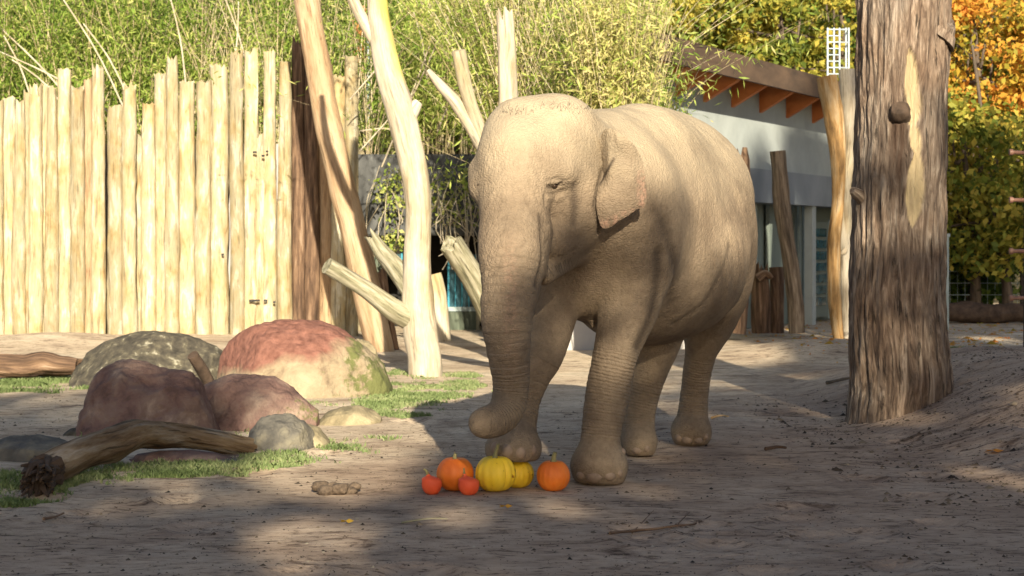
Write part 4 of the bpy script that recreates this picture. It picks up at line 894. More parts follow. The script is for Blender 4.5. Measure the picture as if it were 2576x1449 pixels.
    h = math_('ADD', h, math_('MULTIPLY', noise(8, (3.2, 3.2, .8), 9, (R(18), 0, R(-23)), 1.2), 1.6))
    rg = N.new('ShaderNodeAttribute'); rg.attribute_name = 'ringp'; rw = N.new('ShaderNodeAttribute'); rw.attribute_name = 'ringw'
    ph = math_('ADD', math_('MULTIPLY', rg.outputs['Fac'], 2 * math.pi / .024), math_('MULTIPLY', noise(9), 5))
    sn = math_('SINE', ph, 0); h = math_('ADD', h, math_('MULTIPLY', math_('MULTIPLY', sn, rw.outputs['Fac']), .6))
    bp = N.new('ShaderNodeBump'); bp.inputs['Strength'].default_value = .52; bp.inputs['Distance'].default_value = .013
    Lk.new(h, bp.inputs['Height']); Lk.new(bp.outputs[0], b.inputs['Normal'])
    return m
m_skin = skin_material()
ele = thing('elephant', 'large grey-brown Asian elephant with one forefoot on a yellow pumpkin, trunk tip curled', 'elephant', ORG)
pink = sstep(30, 5, np.abs(PX - 1285)) * sstep(560, 700, PY) * sstep(1000, 800, PY) * .35 * (V[:, 1] < 11.5)
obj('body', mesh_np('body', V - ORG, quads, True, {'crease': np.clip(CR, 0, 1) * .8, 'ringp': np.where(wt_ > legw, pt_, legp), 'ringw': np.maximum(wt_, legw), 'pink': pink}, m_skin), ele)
# ears
def ear_mesh(outline, dep, bulge, thick=.018):
    o = np.array(outline, float); n0 = len(o); tt = np.linspace(0, n0, 90, endpoint=False); i = tt.astype(int); u = (tt - i)[:, None]
    g_ = lambda k: o[(i + k) % n0]
    o2 = .5 * (2 * g_(0) + (g_(1) - g_(-1)) * u + (2 * g_(-1) - 5 * g_(0) + 4 * g_(1) - g_(2)) * u ** 2 + (-g_(-1) + 3 * g_(0) - 3 * g_(1) + g_(2)) * u ** 3)
    c = o2.mean(0); o2 = o2 + (o2 - c) / np.linalg.norm(o2 - c, axis=1)[:, None] * (2.2 * fbm(np.stack([o2[:, 0] / 11, o2[:, 1] / 11, o2[:, 0] * 0], -1), 3, 8))[:, None]; RN = 26; vs_ = []; fs = []; n = len(o2)
    for side in (1, -1):
        for r_ in range(RN + 1):
            s = r_ / RN; p = c + (o2 - c) * s
            d = dep(p[:, 0], p[:, 1]) - bulge * (1 - s ** 2) - side * thick / 2 * math.sqrt(max(0, 1 - s ** 6))
            for q, dd in zip(p, d): vs_.append(P(q[0], q[1], dd))
    for side in (0, 1):
        b0 = side * (RN + 1) * n
        for r_ in range(RN):
            for m in range(n):
                q = (b0 + r_ * n + m, b0 + r_ * n + (m + 1) % n, b0 + (r_ + 1) * n + (m + 1) % n, b0 + (r_ + 1) * n + m); fs.append(q if side else q[::-1])
    return np.array(vs_), np.array(fs)
def eardep(px, py):
    d = 11.53 + (px - 1500) / 125 * .03 + .008 * np.sin(px / 14.) * sstep(470, 560, py) + .03 * sstep(1590, 1620, px) + .0 * py
    return d + .09 * sstep(1535, 1508, px) * sstep(480, 430, py) - .05 * sstep(400, 340, py) * sstep(1530, 1560, px) + .005 * fbm(np.stack([px / 22, py / 30, px * 0], -1), 3, 4)
ol = [(1522, 326), (1545, 327), (1572, 343), (1596, 366), (1612, 395), (1620, 430), (1625, 470), (1627, 505), (1620, 521), (1600, 527), (1580, 543), (1560, 555), (1538, 570), (1522, 576), (1510, 566), (1503, 540), (1499, 510), (1503, 480), (1507, 455), (1512, 430), (1508, 400), (1505, 360)]
ev, ef = ear_mesh(ol, eardep, .035)
epx = ev[:, 0] / ev[:, 1] * F + 1288; epy = YH - (ev[:, 2] - CAM_H) / ev[:, 1] * F
pk = np.maximum(sstep(24, 3, np.abs(epy - (566 - (epx - 1520) * .35))), sstep(22, 4, np.abs(epx - 1618)) * sstep(400, 470, epy))
crs = np.exp(-((epx - (1545 - (epy - 398) * .55)) / 4.0) ** 2) * sstep(392, 402, epy) * sstep(475, 455, epy)
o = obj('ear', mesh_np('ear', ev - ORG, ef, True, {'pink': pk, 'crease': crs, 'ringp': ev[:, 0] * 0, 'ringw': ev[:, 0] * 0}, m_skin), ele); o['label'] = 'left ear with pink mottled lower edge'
# far ear, mirrored across the head axis, lying back against the neck
hc = P(1340, 400, 11.75); fwd = np.array((math.sin(HY), -math.cos(HY), 0)); lat = np.array((math.cos(HY), math.sin(HY), 0))
rel = ev - hc; m_ = rel @ lat; ev2 = ev - 2 * np.outer(m_ - .0, lat) + lat * .16 - fwd * .42 + (0, 0, -.06)
obj('ear', mesh_np('ear', ev2 - ORG, ef[:, ::-1].copy(), True, {'pink': pk, 'crease': crs * 0, 'ringp': pk * 0, 'ringw': pk * 0}, m_skin), ele)
# eyes
m_eye = nmat('amber_eye', [(0, (.01, .007, .005)), (1, (.05, .025, .012))], 20, coord='obj', rough=.12, bump=0, spec=.6)
def sphere(c, r, sc=(1, 1, 1), seg=20, name='eye', mat=None):
    bm_ = bmesh.new(); bmesh.ops.create_uvsphere(bm_, u_segments=seg, v_segments=seg // 2, radius=r)
    for v in bm_.verts: v.co = Vector((v.co.x * sc[0] + c[0], v.co.y * sc[1] + c[1], v.co.z * sc[2] + c[2]))
    me = bpy.data.meshes.new(name); bm_.to_mesh(me); bm_.free(); me.polygons.foreach_set('use_smooth', [True] * len(me.polygons)); me.materials.append(mat); return me
ec = eyeP[0] - eyeP[1] * .012 - ORG
obj('eye', sphere(ec, .020, (1.1, 1, .62), mat=m_eye), ele)
e2 = surf(1196, 462, 8); obj('eye', sphere(e2[0] - e2[1] * .014 - ORG, .018, (1, 1, .62), mat=m_eye), ele)
# toenails: shallow shields set into the foot rims
def nail(px, py, wpx, hpx):
    p, nn = surf(px, py, 6); d = p[1]; a, c, h_ = wpx * 1.15 / F * d / 2, .026, hpx * 1.3 / F * d / 2
    nh = np.array((nn[0], nn[1], 0)); nh /= np.linalg.norm(nh) + 1e-9; rz = math.atan2(nh[1], nh[0]) + math.pi / 2
    bm_ = bmesh.new(); bmesh.ops.create_uvsphere(bm_, u_segments=14, v_segments=8, radius=1)
    for v in bm_.verts:
        x, y, z = v.co.x * a, v.co.y * c, v.co.z * h_; z = z * (1 - .15 * (x / a) ** 2)
        v.co = Vector((x * math.cos(rz) - y * math.sin(rz), x * math.sin(rz) + y * math.cos(rz), z)) + Vector(p - nh * .013 - ORG)
    me = bpy.data.meshes.new('toenail'); bm_.to_mesh(me); bm_.free(); me.polygons.foreach_set('use_smooth', [True] * len(me.polygons)); me.materials.append(m_nail); obj('toenail', me, ele)
for a in ((1456, 1200, 26, 20), (1490, 1203, 36, 24), (1538, 1202, 28, 20), (1567, 1192, 18, 18), (1240, 1126, 24, 26), (1270, 1136, 26, 28), (1316, 1143, 26, 26), (1349, 1132, 16, 22),
          (1575, 1136, 20, 16), (1600, 1138, 22, 16), (1630, 1130, 16, 16), (1702, 1104, 22, 18), (1727, 1112, 26, 18), (1762, 1110, 22, 16), (1782, 1100, 14, 16)): nail(*a)
# sparse hairs on chin and crown
g = Geo(); r2 = np.random.default_rng(2)
for k in range(26):
    a = (r2.uniform(1375, 1450), 0); p, nn = surf(a[0], 672 - (a[0] - 1375) * .3, 6); e = p + nn * .02 + np.array((r2.normal() * .012, -.01, -r2.uniform(.03, .08))); g.tube([p, e], [.0012, .0006], 3, 2, cap=False)
for k in range(80):
    a = r2.uniform(1250, 1500); p, nn = surf(a, 262 + abs(a - 1390) * .12 + r2.uniform(-8, 14), 6); e = p + nn * .035 + r2.normal(size=3) * .012; g.tube([p, e], [.001, .0005], 3, 2, cap=False)
hr_ = obj('hair', g.mesh('hair', m_dark, False, ORG), ele); hr_['kind'] = 'stuff'
# ------------------------------------------------------------------ pumpkins
def pmat(name, c0, c1, c2, blot=None, sc=6, rough=.55):
    return nmat(name, [(0, c0), (.5, c1), (1, c2)], 3.5, (1, 1, .8), coord='obj', rough=rough, bump=.25, bscale=sc * 6, bdist=.004, spec=.4,
                ramp2=[(0, blot or (1, 1, 1)), (.12, blot or (1, 1, 1)), (.2, (1, 1, 1)), (1, (1, 1, 1))], s2=12 if blot else 1)
mo = pmat('orange_pumpkin_skin', (.58, .1, .01), (.74, .17, .015), (.8, .25, .035)); my = pmat('yellow_pumpkin_skin', (.66, .42, .02), (.8, .52, .025), (.84, .6, .06), (.36, .2, .05))
mr = pmat('red_orange_squash_skin', (.66, .06, .015), (.78, .1, .03), (.8, .2, .07))
def pumpkin(label, px0, px1, py0, py1, d, mat, ribs=12, depth=.05, stem=((0, 0, .03),), neck=0., stemr=.014, seed=0, tilt=0.):
    g = Geo(); a = (px1 - px0) / 2 / F * d; h = (py1 - py0) / F * d; c = P((px0 + px1) / 2, py1, d); c[2] = max(c[2], float(H(c[0], c[1])) - .006)
    NT, NP = 72, 36; V = []
    th = np.linspace(0, 2 * math.pi, NT, endpoint=False); ph = np.linspace(0, math.pi, NP)
    for p_ in ph:
        cz, sz = math.cos(p_), math.sin(p_)
        rr = a * (sz ** .86) * (1 - depth * (1 - np.abs(np.cos(th * ribs / 2 + seed)) ** .6) * sz ** .5) * (1 + .02 * np.sin(th + seed) + .03 * vnoise(np.stack([np.cos(th) * 1.5, np.sin(th) * 1.5, th * 0 + cz], -1), seed))
        z = h / 2 * cz - (h * .09 * math.exp(-(sz / .28) ** 2) * (1 if cz > 0 else -.55))
        if neck and cz > 0:
            s_n = sstep(.42, .85, cz); rr = (rr * (1 - s_n) + a * .2 * s_n * (1 - .3 * cz)) * min(1, p_ / .2); z = h / 2 * cz
        x = rr * np.cos(th); y = rr * np.sin(th)
        V += [(u, v_, z + h / 2) for u, v_ in zip(x, y)]
    V = np.array(V); 
    if neck: V[:, 0] -= neck * a * sstep(h * .6, h * 1.0, V[:, 2])
    ct, st = math.cos(tilt), math.sin(tilt); V2 = V.copy(); V2[:, 0] = V[:, 0] * ct + (V[:, 2] - h / 2) * st; V2[:, 2] = -V[:, 0] * st + (V[:, 2] - h / 2) * ct + h / 2
    f = [(i * NT + j, (i + 1) * NT + j, (i + 1) * NT + (j + 1) % NT, i * NT + (j + 1) % NT) for i in range(NP - 1) for j in range(NT)]
    t = thing('pumpkin', label, 'pumpkin', c, 'pumpkins laid out at the feet of the elephant')
    g.add(V2, f); obj('flesh', g.mesh('flesh', mat), t)
    g = Geo(); top = np.array((-(neck * a) if neck else 0, 0, h * (1.0 if neck else .93))); top = np.array((top[0] * ct + (top[2] - h / 2) * st, 0, (top[2] - h / 2) * ct + h / 2))
    pts = [top - (0, 0, .012)] + [top + np.array(q) for q in stem]
    g.tube(pts, [stemr * 1.7] + [stemr * (1 - .25 * k / len(stem)) for k in range(len(stem))], 10, 10, .15, 3, .15, 3, seed, jag=.01); obj('stem', g.mesh('stem', m_stem), t)
    return t
pumpkin('big smooth orange pumpkin behind the two small red squashes', 1097, 1192, 1152, 1240, 11.62, mo, 9, .06, ((0, 0, .02), (.004, 0, .032)), seed=1, stemr=.01)
pumpkin('large ribbed yellow pumpkin in the middle of the row, long stem', 1193, 1298, 1146, 1239, 11.58, my, 14, .09, ((.004, 0, .03), (.014, 0, .06), (.02, 0, .085)), seed=2, stemr=.011)
pumpkin('smaller yellow pumpkin half hidden under the raised forefoot', 1262, 1343, 1159, 1231, 11.78, my, 14, .09, ((0, 0, .012),), seed=3)
pumpkin('orange finely ribbed pumpkin at the right end of the row', 1350, 1435, 1158, 1239, 11.62, mo, 18, .06, ((0, 0, .02), (.006, 0, .045), (.012, 0, .06)), seed=4)
pumpkin('small red onion-shaped squash at the left end, neck bent left', 1061, 1112, 1193, 1250, 11.45, mr, 10, .01, ((-.01, 0, .012), (-.022, 0, .02)), neck=.42, seed=5, stemr=.007)
pumpkin('small red onion squash in front, between orange and yellow pumpkins', 1153, 1206, 1195, 1251, 11.42, mr, 10, .01, ((-.002, 0, .014), (-.003, 0, .03)), neck=.42, seed=6, stemr=.005)

# ------------------------------------------------------------------ rocks
def rock(name, label, prof, pyb, d, depth, mat, seed, yoff=0., moss=None, amp=.05, n=6):
    prof = np.array(prof, float); x0, x1 = prof[0, 0], prof[-1, 0]; cx = (x0 + x1) / 2; a = (x1 - x0) / 2
    bm_ = bmesh.new(); bmesh.ops.create_icosphere(bm_, subdivisions=n, radius=1); D = np.array([v.co[:] for v in bm_.verts]); Fc = np.array([[v.index for v in f.verts] for f in bm_.faces]); bm_.free()
    dx = np.clip(D[:, 0], -1, 1); w_ = np.sqrt(np.maximum(1 - dx ** 2, 1e-6)); dz = D[:, 2] / w_; dy = D[:, 1] / w_
    px = cx + dx * a; top = np.interp(px, prof[:, 0], prof[:, 1])
    X_ = (px - 1288) / F * d; zt = CAM_H - (top - YH) / F * d; zb = float(H((cx - 1288) / F * d, d))
    ht = np.maximum(zt - zb, .01); Z_ = zb + ht * np.where(dz > 0, np.abs(dz) ** .8, -np.abs(dz) * .3)
    Y_ = d + yoff + dy * depth * w_ ** .5 * (1.0 - .35 * np.clip(dz, 0, 1))
    V = np.stack([X_, Y_, Z_], 1); q = V * (2.2 / max(a / F * d, .3)) + seed * 9.1
    nr = D / np.linalg.norm(D, axis=1)[:, None]; nr = nr * (.6, 1, .6)
    s_ = ht.max(); V = V + nr * (amp * s_ * fbm(q, 5, seed) * 2.6 + amp * .8 * s_ * fbm(q * 3.3, 5, seed + 1) - amp * .5 * s_ * sstep(.05, .0, np.abs(fbm(q * .7, 2, seed + 3))))[:, None]
    rg_ = np.random.default_rng(seed * 13 + 1); cen = np.array((X_.mean(), d + yoff, zb)); ext = np.array((a / F * d, depth, s_))
    for _ in range(9):
        nn_ = np.array((rg_.normal() * .45, -abs(rg_.normal()) - .35, abs(rg_.normal()) * .55)); nn_ /= np.linalg.norm(nn_); sup = np.sqrt(((nn_ * ext) ** 2).sum()); hh_ = sup * rg_.uniform(.8, .96)
        ov = (V - cen) @ nn_ - hh_; V = V - nn_ * (np.where(ov > 0, ov * .88, 0) + .0)[:, None]
    V = V + nr * (amp * .55 * s_ * fbm(q * 2.2, 6, seed + 9) - amp * .7 * s_ * np.exp(-(fbm(q * 1.3, 3, seed + 4) / .045) ** 2))[:, None]
    o_ = np.array((X_.mean(), d, zb)); me = mesh_np(name, V - o_, Fc, True, None, mat)
    return tag(obj(name, me, None, o_), label, 'boulder' if s_ > .3 else 'stone')
def mossy(m, sc=3.0, z0=.0):
    m = m.copy(); nt = m.node_tree; N = nt.nodes; b = N['Principled BSDF']; src = b.inputs['Base Color'].links[0].from_socket
    tc = N.new('ShaderNodeTexCoord'); n = N.new('ShaderNodeTexNoise'); n.inputs['Scale'].default_value = sc; n.inputs['Detail'].default_value = 10; n.inputs['Roughness'].default_value = .75; nt.links.new(tc.outputs['Object'], n.inputs['Vector'])
    sp = N.new('ShaderNodeSeparateXYZ'); nt.links.new(tc.outputs['Object'], sp.inputs[0]); mr_ = N.new('ShaderNodeMapRange'); mr_.inputs['From Min'].default_value = -.2; mr_.inputs['From Max'].default_value = .9; mr_.inputs['To Min'].default_value = -.2; mr_.inputs['To Max'].default_value = .16
    nt.links.new(sp.outputs[0], mr_.inputs['Value']); ad = N.new('ShaderNodeMath'); ad.operation = 'ADD'; nt.links.new(n.outputs['Fac'], ad.inputs[0]); nt.links.new(mr_.outputs[0], ad.inputs[1])
    cr = N.new('ShaderNodeValToRGB'); cr.color_ramp.elements[0].position = .56; cr.color_ramp.elements[1].position = .62; nt.links.new(ad.outputs[0], cr.inputs[0])
    mx = N.new('ShaderNodeMix'); mx.data_type = 'RGBA'; nt.links.new(cr.outputs[0], mx.inputs['Factor']); nt.links.new(src, mx.inputs['A']); mx.inputs['B'].default_value = (.12, .125, .045, 1)
    nt.links.new(mx.outputs['Result'], b.inputs['Base Color']); return m
def red_rock_mat():                                # red crown of the stone over a tan lower face, as the stone itself is coloured
    m = nmat('red_topped_granite', [(0, (.11, .07, .05)), (.4, (.26, .2, .13)), (1, (.36, .3, .2))], 5, detail=12, coord='obj', rough=.9, bump=.9, bscale=9, bdist=.05, lo=.25, hi=.72)
    nt = m.node_tree; N = nt.nodes; b = N['Principled BSDF']; src = b.inputs['Base Color'].links[0].from_socket; tc = N.new('ShaderNodeTexCoord')
    n = N.new('ShaderNodeTexNoise'); n.inputs['Scale'].default_value = 2.4; n.inputs['Detail'].default_value = 8; nt.links.new(tc.outputs['Object'], n.inputs['Vector'])
    sp = N.new('ShaderNodeSeparateXYZ'); nt.links.new(tc.outputs['Object'], sp.inputs[0])
    def mt(op, a, c): q = N.new('ShaderNodeMath'); q.operation = op; (nt.links.new(a, q.inputs[0])); (nt.links.new(c, q.inputs[1]) if hasattr(c, 'links') else setattr(q.inputs[1], 'default_value', c)); return q.outputs[0]
    f = mt('ADD', mt('MULTIPLY', n.outputs['Fac'], .55), mt('SUBTRACT', mt('MULTIPLY', sp.outputs[2], 1.0), mt('MULTIPLY', sp.outputs[0], .18)))
    cr = N.new('ShaderNodeValToRGB'); cr.color_ramp.elements[0].position = .62; cr.color_ramp.elements[1].position = .74; nt.links.new(f, cr.inputs[0])
    n2 = N.new('ShaderNodeTexNoise'); n2.inputs['Scale'].default_value = 14; n2.inputs['Detail'].default_value = 8; nt.links.new(tc.outputs['Object'], n2.inputs['Vector'])
    c2 = N.new('ShaderNodeValToRGB'); c2.color_ramp.elements[0].position = .3; c2.color_ramp.elements[0].color = (.13, .055, .04, 1); c2.color_ramp.elements[1].position = .65; c2.color_ramp.elements[1].color = (.23, .105, .078, 1); nt.links.new(n2.outputs['Fac'], c2.inputs[0])
    mx = N.new('ShaderNodeMix'); mx.data_type = 'RGBA'; nt.links.new(cr.outputs[0], mx.inputs['Factor']); nt.links.new(src, mx.inputs['A']); nt.links.new(c2.outputs[0], mx.inputs['B']); nt.links.new(mx.outputs['Result'], b.inputs['Base Color']); return m
rock('boulder', 'dark lichen-speckled boulder before the palisade, left of the red one', [(186, 955), (192, 920), (215, 888), (260, 862), (310, 843), (360, 834), (410, 835), (450, 840), (500, 852), (540, 872), (575, 900), (590, 950)], 968, 20.6, .75, m_rockdark, 1, amp=.05)
rock('boulder', 'biggest boulder, red on top and mossy at its right', [(541, 935), (546, 895), (570, 862), (610, 832), (650, 814), (700, 802), (760, 799), (810, 806), (850, 822), (885, 842), (920, 868), (945, 890), (965, 925), (985, 975)], 1000, 19.3, .9, mossy(red_rock_mat()), 2, amp=.045)
rock('boulder', 'tan shoulder stone tucked behind the right flank of the red boulder', [(845, 870), (870, 852), (900, 848), (930, 860), (948, 878), (952, 900)], 905, 20.6, .3, m_rocktan, 12)
rock('boulder', 'taller purple-brown boulder in the left foreground shade', [(198, 1080), (212, 1020), (235, 960), (258, 925), (290, 910), (330, 907), (370, 912), (400, 925), (440, 932), (480, 940), (510, 965), (530, 1030), (545, 1080)], 1100, 15.3, .55, m_rockpurple, 3, amp=.05)
rock('boulder', 'lower purple-red boulder with a sloping right side, beside the taller one', [(468, 1070), (480, 1010), (500, 975), (540, 955), (590, 941), (640, 940), (690, 946), (725, 965), (755, 995), (780, 1015), (802, 1030)], 1085, 15.9, .5, mossy(m_rockpurple, 4), 4, amp=.045)
rock('stone', 'grey lichened stone touching the right end of the fallen branch', [(620, 1120), (632, 1080), (655, 1052), (690, 1043), (740, 1041), (765, 1058), (785, 1085), (800, 1120)], 1150, 14.1, .3, m_rockgrey, 5, amp=.06)
rock('stone', 'low yellowish stone beside the grey lichened one on the lit slope', [(728, 1120), (745, 1085), (770, 1065), (800, 1075), (830, 1110)], 1130, 14.3, .25, m_rocktan, 15, amp=.05, n=5)
rock('stone', 'flat tan stone bedded in the grass right of the boulders', [(800, 1062), (820, 1038), (860, 1022), (900, 1020), (935, 1028), (960, 1048)], 1064, 16.2, .3, m_rocktan, 6, amp=.05)
rock('stone', 'blue-grey low stone at the left edge behind the torn log end', [(-60, 1160), (-20, 1110), (30, 1096), (90, 1095), (140, 1102), (190, 1125), (230, 1160)], 1180, 13.5, .4, m_rockgrey, 7, amp=.07)
rock('stone', 'thin brown slab lying under the arch of the fallen branch', [(325, 1165), (345, 1142), (400, 1134), (480, 1132), (540, 1140), (590, 1158), (620, 1175)], 1178, 13.3, .22, m_rockpurple, 8, amp=.05, n=5)
rock('stone', 'small grey slab below the orange end of the fallen branch', [(530, 1172), (550, 1158), (590, 1152), (625, 1170)], 1178, 13.1, .14, m_rockgrey, 9, amp=.05, n=4)
rock('stone', 'little dark flat stone at the foot of the taller purple boulder', [(160, 1092), (175, 1078), (200, 1074), (225, 1090)], 1096, 15.1, .12, m_rockdark, 10, amp=.05, n=4)
rock('stone', 'round pale stone capping the end of the dark shed wall', [(893, 388), (900, 366), (918, 350), (932, 362), (938, 385)], 388, 33.3, .15, m_rocktan, 11, amp=.03, n=4).location[2] += 0
rk = bpy.data.objects.get('stone.006')

# ------------------------------------------------------------------ logs on the ground
def fix_tube(pts, d): return [P(a, b, q) for (a, b, _), q in zip(pts, d)]
o_ = P(350, 1150, 13); o_[2] = 0; t = thing('fallen_branch', 'thick crooked fallen branch with a torn root end, lying before the purple boulders', 'log', o_)
g = Geo(); px_tube(g, [(100, 1190, 40), (150, 1165, 42), (210, 1138, 38), (280, 1118, 40), (340, 1094, 33), (400, 1096, 33), (460, 1098, 28), (530, 1108, 26), (590, 1122, 26), (622, 1130, 27)], [11.75, 12.0, 12.35, 12.7, 13.0, 13.3, 13.5, 13.6, 13.7, 13.8], sides=40, rings=140, rough=.2, freq=1.6, ridge=.07, ridgef=4, seed=5, jag=.03)
m_branch = nmat('orange_grey_branch_wood', [(0, (.04, .028, .02)), (.35, (.15, .095, .05)), (.6, (.22, .16, .1)), (1, (.33, .29, .24))], 2.0, (5, 5, .8), crack=.7, cstretch=(10, 10, .8), bump=.9, bscale=2.6, bstretch=(13, 13, 1.3), bdist=.02)
obj('trunk', g.mesh('trunk', m_branch, True, o_), t)
g = Geo(); r2 = np.random.default_rng(8)
for k in range(90):
    a0 = P(r2.uniform(92, 150), r2.uniform(1160, 1205), 11.75 + r2.uniform(-.1, .1)); e = P(r2.uniform(50, 135), r2.uniform(1165, 1265), 11.45 + r2.uniform(-.15, .15)); e[2] = max(e[2], .0)
    g.tube([a0, (a0 + e) / 2 + r2.normal(size=3) * .02, e], [.045, .028, .008], 6, 6, .3, 3, 0, 4, k)
obj('torn_root', g.mesh('torn_root', m_knot, True, o_), t)
o_ = P(60, 945, 21); o_[2] = 0; t = thing('lying_log', 'reddish-brown broken log lying at the left edge before the palisade', 'log', o_)
g = Geo(); px_tube(g, [(-120, 918, 26), (-20, 920, 25), (60, 922, 27), (110, 914, 30), (150, 920, 24), (196, 922, 18)], 21, sides=32, rings=80, rough=.3, freq=2, ridge=.08, ridgef=4, seed=9, jag=.1); obj('trunk', g.mesh('trunk', m_bark, True, o_), t)
o_ = P(505, 950, 17.2); t = thing('log_stub', 'short grey sawn stub poking up between dark and purple boulders', 'log', o_)
g = Geo(); px_tube(g, [(528, 968, 14), (508, 930, 15), (484, 893, 14)], [17.3, 17.2, 17.1], sides=20, rings=16, rough=.12, ridge=.08, ridgef=4); obj('trunk', g.mesh('trunk', m_knot, True, o_), t)
def stick(label, pts, d0, r_=.008, twigs=(), mat=None):
    w_ = [gpt(a, b) for a, b in pts]; o_ = w_[0].copy(); t = thing('stick', label, 'stick', o_); g = Geo()
    g.tube([q + (0, 0, r_ * 1.2 + .012 * math.sin(k)) for k, q in enumerate(w_)], [r_ * (1 - .6 * k / len(w_)) for k in range(len(w_))], 8, 5 * len(w_), .2, 9); 
    for a in twigs: q = [gpt(x, y) for x, y in a]; g.tube([q[0] + (0, 0, r_), q[-1] + (0, 0, r_ + .03)], [r_ * .5, r_ * .2], 5, 5)
    obj('stem', g.mesh('stem', mat or m_bark, True, o_), t)
stick('long thin curved stick lying in the front right shade', [(1535, 1346), (1590, 1345), (1650, 1340), (1700, 1328), (1750, 1312), (1788, 1298)], 10, .009, [[(1590, 1345), (1645, 1300)], [(1700, 1328), (1735, 1305)]])
stick('small chip of dark wood on the sand right of the elephant', [(1925, 1136), (1955, 1134), (1978, 1136)], 13, .016)
stick('orange-brown twig piece on the sand between elephant and big trunk', [(1790, 1055), (1815, 1052), (1832, 1054)], 14, .012, mat=m_orangewood)
stick('pale stick lying far back on the shaded sand near the big trunk', [(2080, 968), (2120, 962), (2140, 958)], 18, .02, mat=m_greybark)
stick('dark root piece sticking out of the bank right of the big trunk', [(2440, 918), (2475, 922), (2505, 916)], 17, .03)
stick('short dark stick by the left front edge of the sand', [(110, 1310), (135, 1306), (160, 1300)], 10.5, .01)
stick('thin straw stalk on the sand in front of the pumpkins', [(1010, 1318), (1080, 1312), (1125, 1313)], 10.4, .006, mat=m_mosslog)
# clod pile
o_ = gpt(838, 1242); t = thing('dung_pile', 'low crumbly heap of brown clods on the sand left of the pumpkins', 'dung', o_)
r2 = np.random.default_rng(4)
m_clod = nmat('brown_clod', [(0, (.05, .035, .025)), (1, (.16, .115, .08))], 30, coord='obj', bump=.9, bscale=60, bdist=.01)
for k in range(13):
    g = Geo(); r_ = r2.uniform(.025, .05); c_ = np.array((r2.uniform(-.14, .14), r2.uniform(-.06, .06), r_ * .45 + .012 * (k % 3)))
    bm_ = bmesh.new(); bmesh.ops.create_icosphere(bm_, subdivisions=3, radius=r_); D = np.array([v.co[:] for v in bm_.verts]); Fc = [[v.index for v in f.verts] for f in bm_.faces]; bm_.free()
    D = D * (1.2, 1, .8) * (1 + .35 * fbm(D * 30 + k, 3, k))[:, None] + c_; g.add(D, Fc); obj('clod', g.mesh('clod', m_clod), t)

# ------------------------------------------------------------------ grass and litter
def inpoly(x, y, poly):
    poly = np.array(poly, float); r_ = np.zeros(len(x), bool); j = len(poly) - 1
    for i in range(len(poly)):
        c = ((poly[i, 1] > y) != (poly[j, 1] > y)) & (x < (poly[j, 0] - poly[i, 0]) * (y - poly[i, 1]) / (poly[j, 1] - poly[i, 1] + 1e-9) + poly[i, 0]); r_ ^= c; j = i
    return r_
def grass(label, zones, n, seed, h=.05):
    g = np.random.default_rng(seed); xs, ys, dens = [], [], []
    for poly, wgt in zones:
        wp = np.array([((a - 1288) / (b - YH) * CAM_H, F * CAM_H / (b - YH)) for a, b in poly]); m = int(n * wgt)
        x = g.uniform(wp[:, 0].min() - .3, wp[:, 0].max() + .3, m * 3); y = g.uniform(wp[:, 1].min() - .4, wp[:, 1].max() + .4, m * 3)
        jx, jy = .25 * fbm(np.stack([x * 3, y * 3, x * 0], -1), 3, 2), .4 * fbm(np.stack([x * 3, y * 3, x * 0 + 5], -1), 3, 3)
        k = inpoly(x + jx, y + jy, wp) & (fbm(np.stack([x * 2.2, y * 2.2, x * 0], -1), 4, seed) > g.uniform(-.15, .4, len(x))); xs.append(x[k][:m]); ys.append(y[k][:m])
    x = np.concatenate(xs); y = np.concatenate(ys); z = H(x, y); n = len(x); a = g.uniform(0, math.pi, n); hh = h * g.uniform(.4, 1.5, n); wd = .0045 * g.uniform(.7, 1.6, n)
    ln = g.normal(size=(n, 2)) * .5; b = np.stack([x, y, z - .005], 1); sd = np.stack([np.cos(a) * wd, np.sin(a) * wd, 0 * a], 1); tp = b + np.stack([ln[:, 0] * hh, ln[:, 1] * hh, hh], 1); md = b + np.stack([ln[:, 0] * hh * .3, ln[:, 1] * hh * .3, hh * .6], 1)
    v = np.stack([b - sd, b + sd, md + sd * .7, tp, md - sd * .7], 1).reshape(-1, 3); f = np.arange(5 * n).reshape(n, 5); tt = np.repeat(np.clip(.5 + .5 * vnoise(np.stack([x * 3, y * 3, x * 0], -1), 2) * .6 + g.normal(0, .15, n), 0, 1), 5)
    return tag(obj('grass', mesh_np('grass', v, f, False, {'tint': tt}, m_grass)), label, 'grass', kind='stuff')
grass('short green grass strip under the left log and around the shaded boulders', [([(-40, 948), (190, 948), (230, 975), (120, 988), (-40, 988)], .5), ([(480, 1060), (640, 1070), (640, 1100), (480, 1092)], .12), ([(200, 1080), (300, 1090), (280, 1115), (200, 1105)], .08)], 26000, 3, .04)
grass('green grass fringe growing along the fallen branch', [([(60, 1225), (160, 1180), (330, 1165), (470, 1170), (650, 1165), (790, 1150), (760, 1175), (560, 1205), (400, 1205), (250, 1215), (130, 1262), (-40, 1272), (-40, 1180), (60, 1190)], 1)], 42000, 4, .032)
grass('thin sunlit grass spreading right from the red boulder to the white dead tree', [([(800, 1010), (930, 985), (980, 930), (1040, 935), (1200, 935), (1235, 985), (1100, 1020), (1050, 1048), (960, 1050), (880, 1015), (790, 1045), (740, 1040)], .8), ([(700, 1040), (850, 1050), (800, 1075), (700, 1060)], .08), ([(800, 1100), (980, 1110), (900, 1160), (640, 1190), (640, 1150)], .3)], 42000, 5, .03)
grass('small grass patch behind the big trunk', [([(2380, 878), (2440, 876), (2450, 890), (2380, 893)], 1)], 3000, 6, .06)
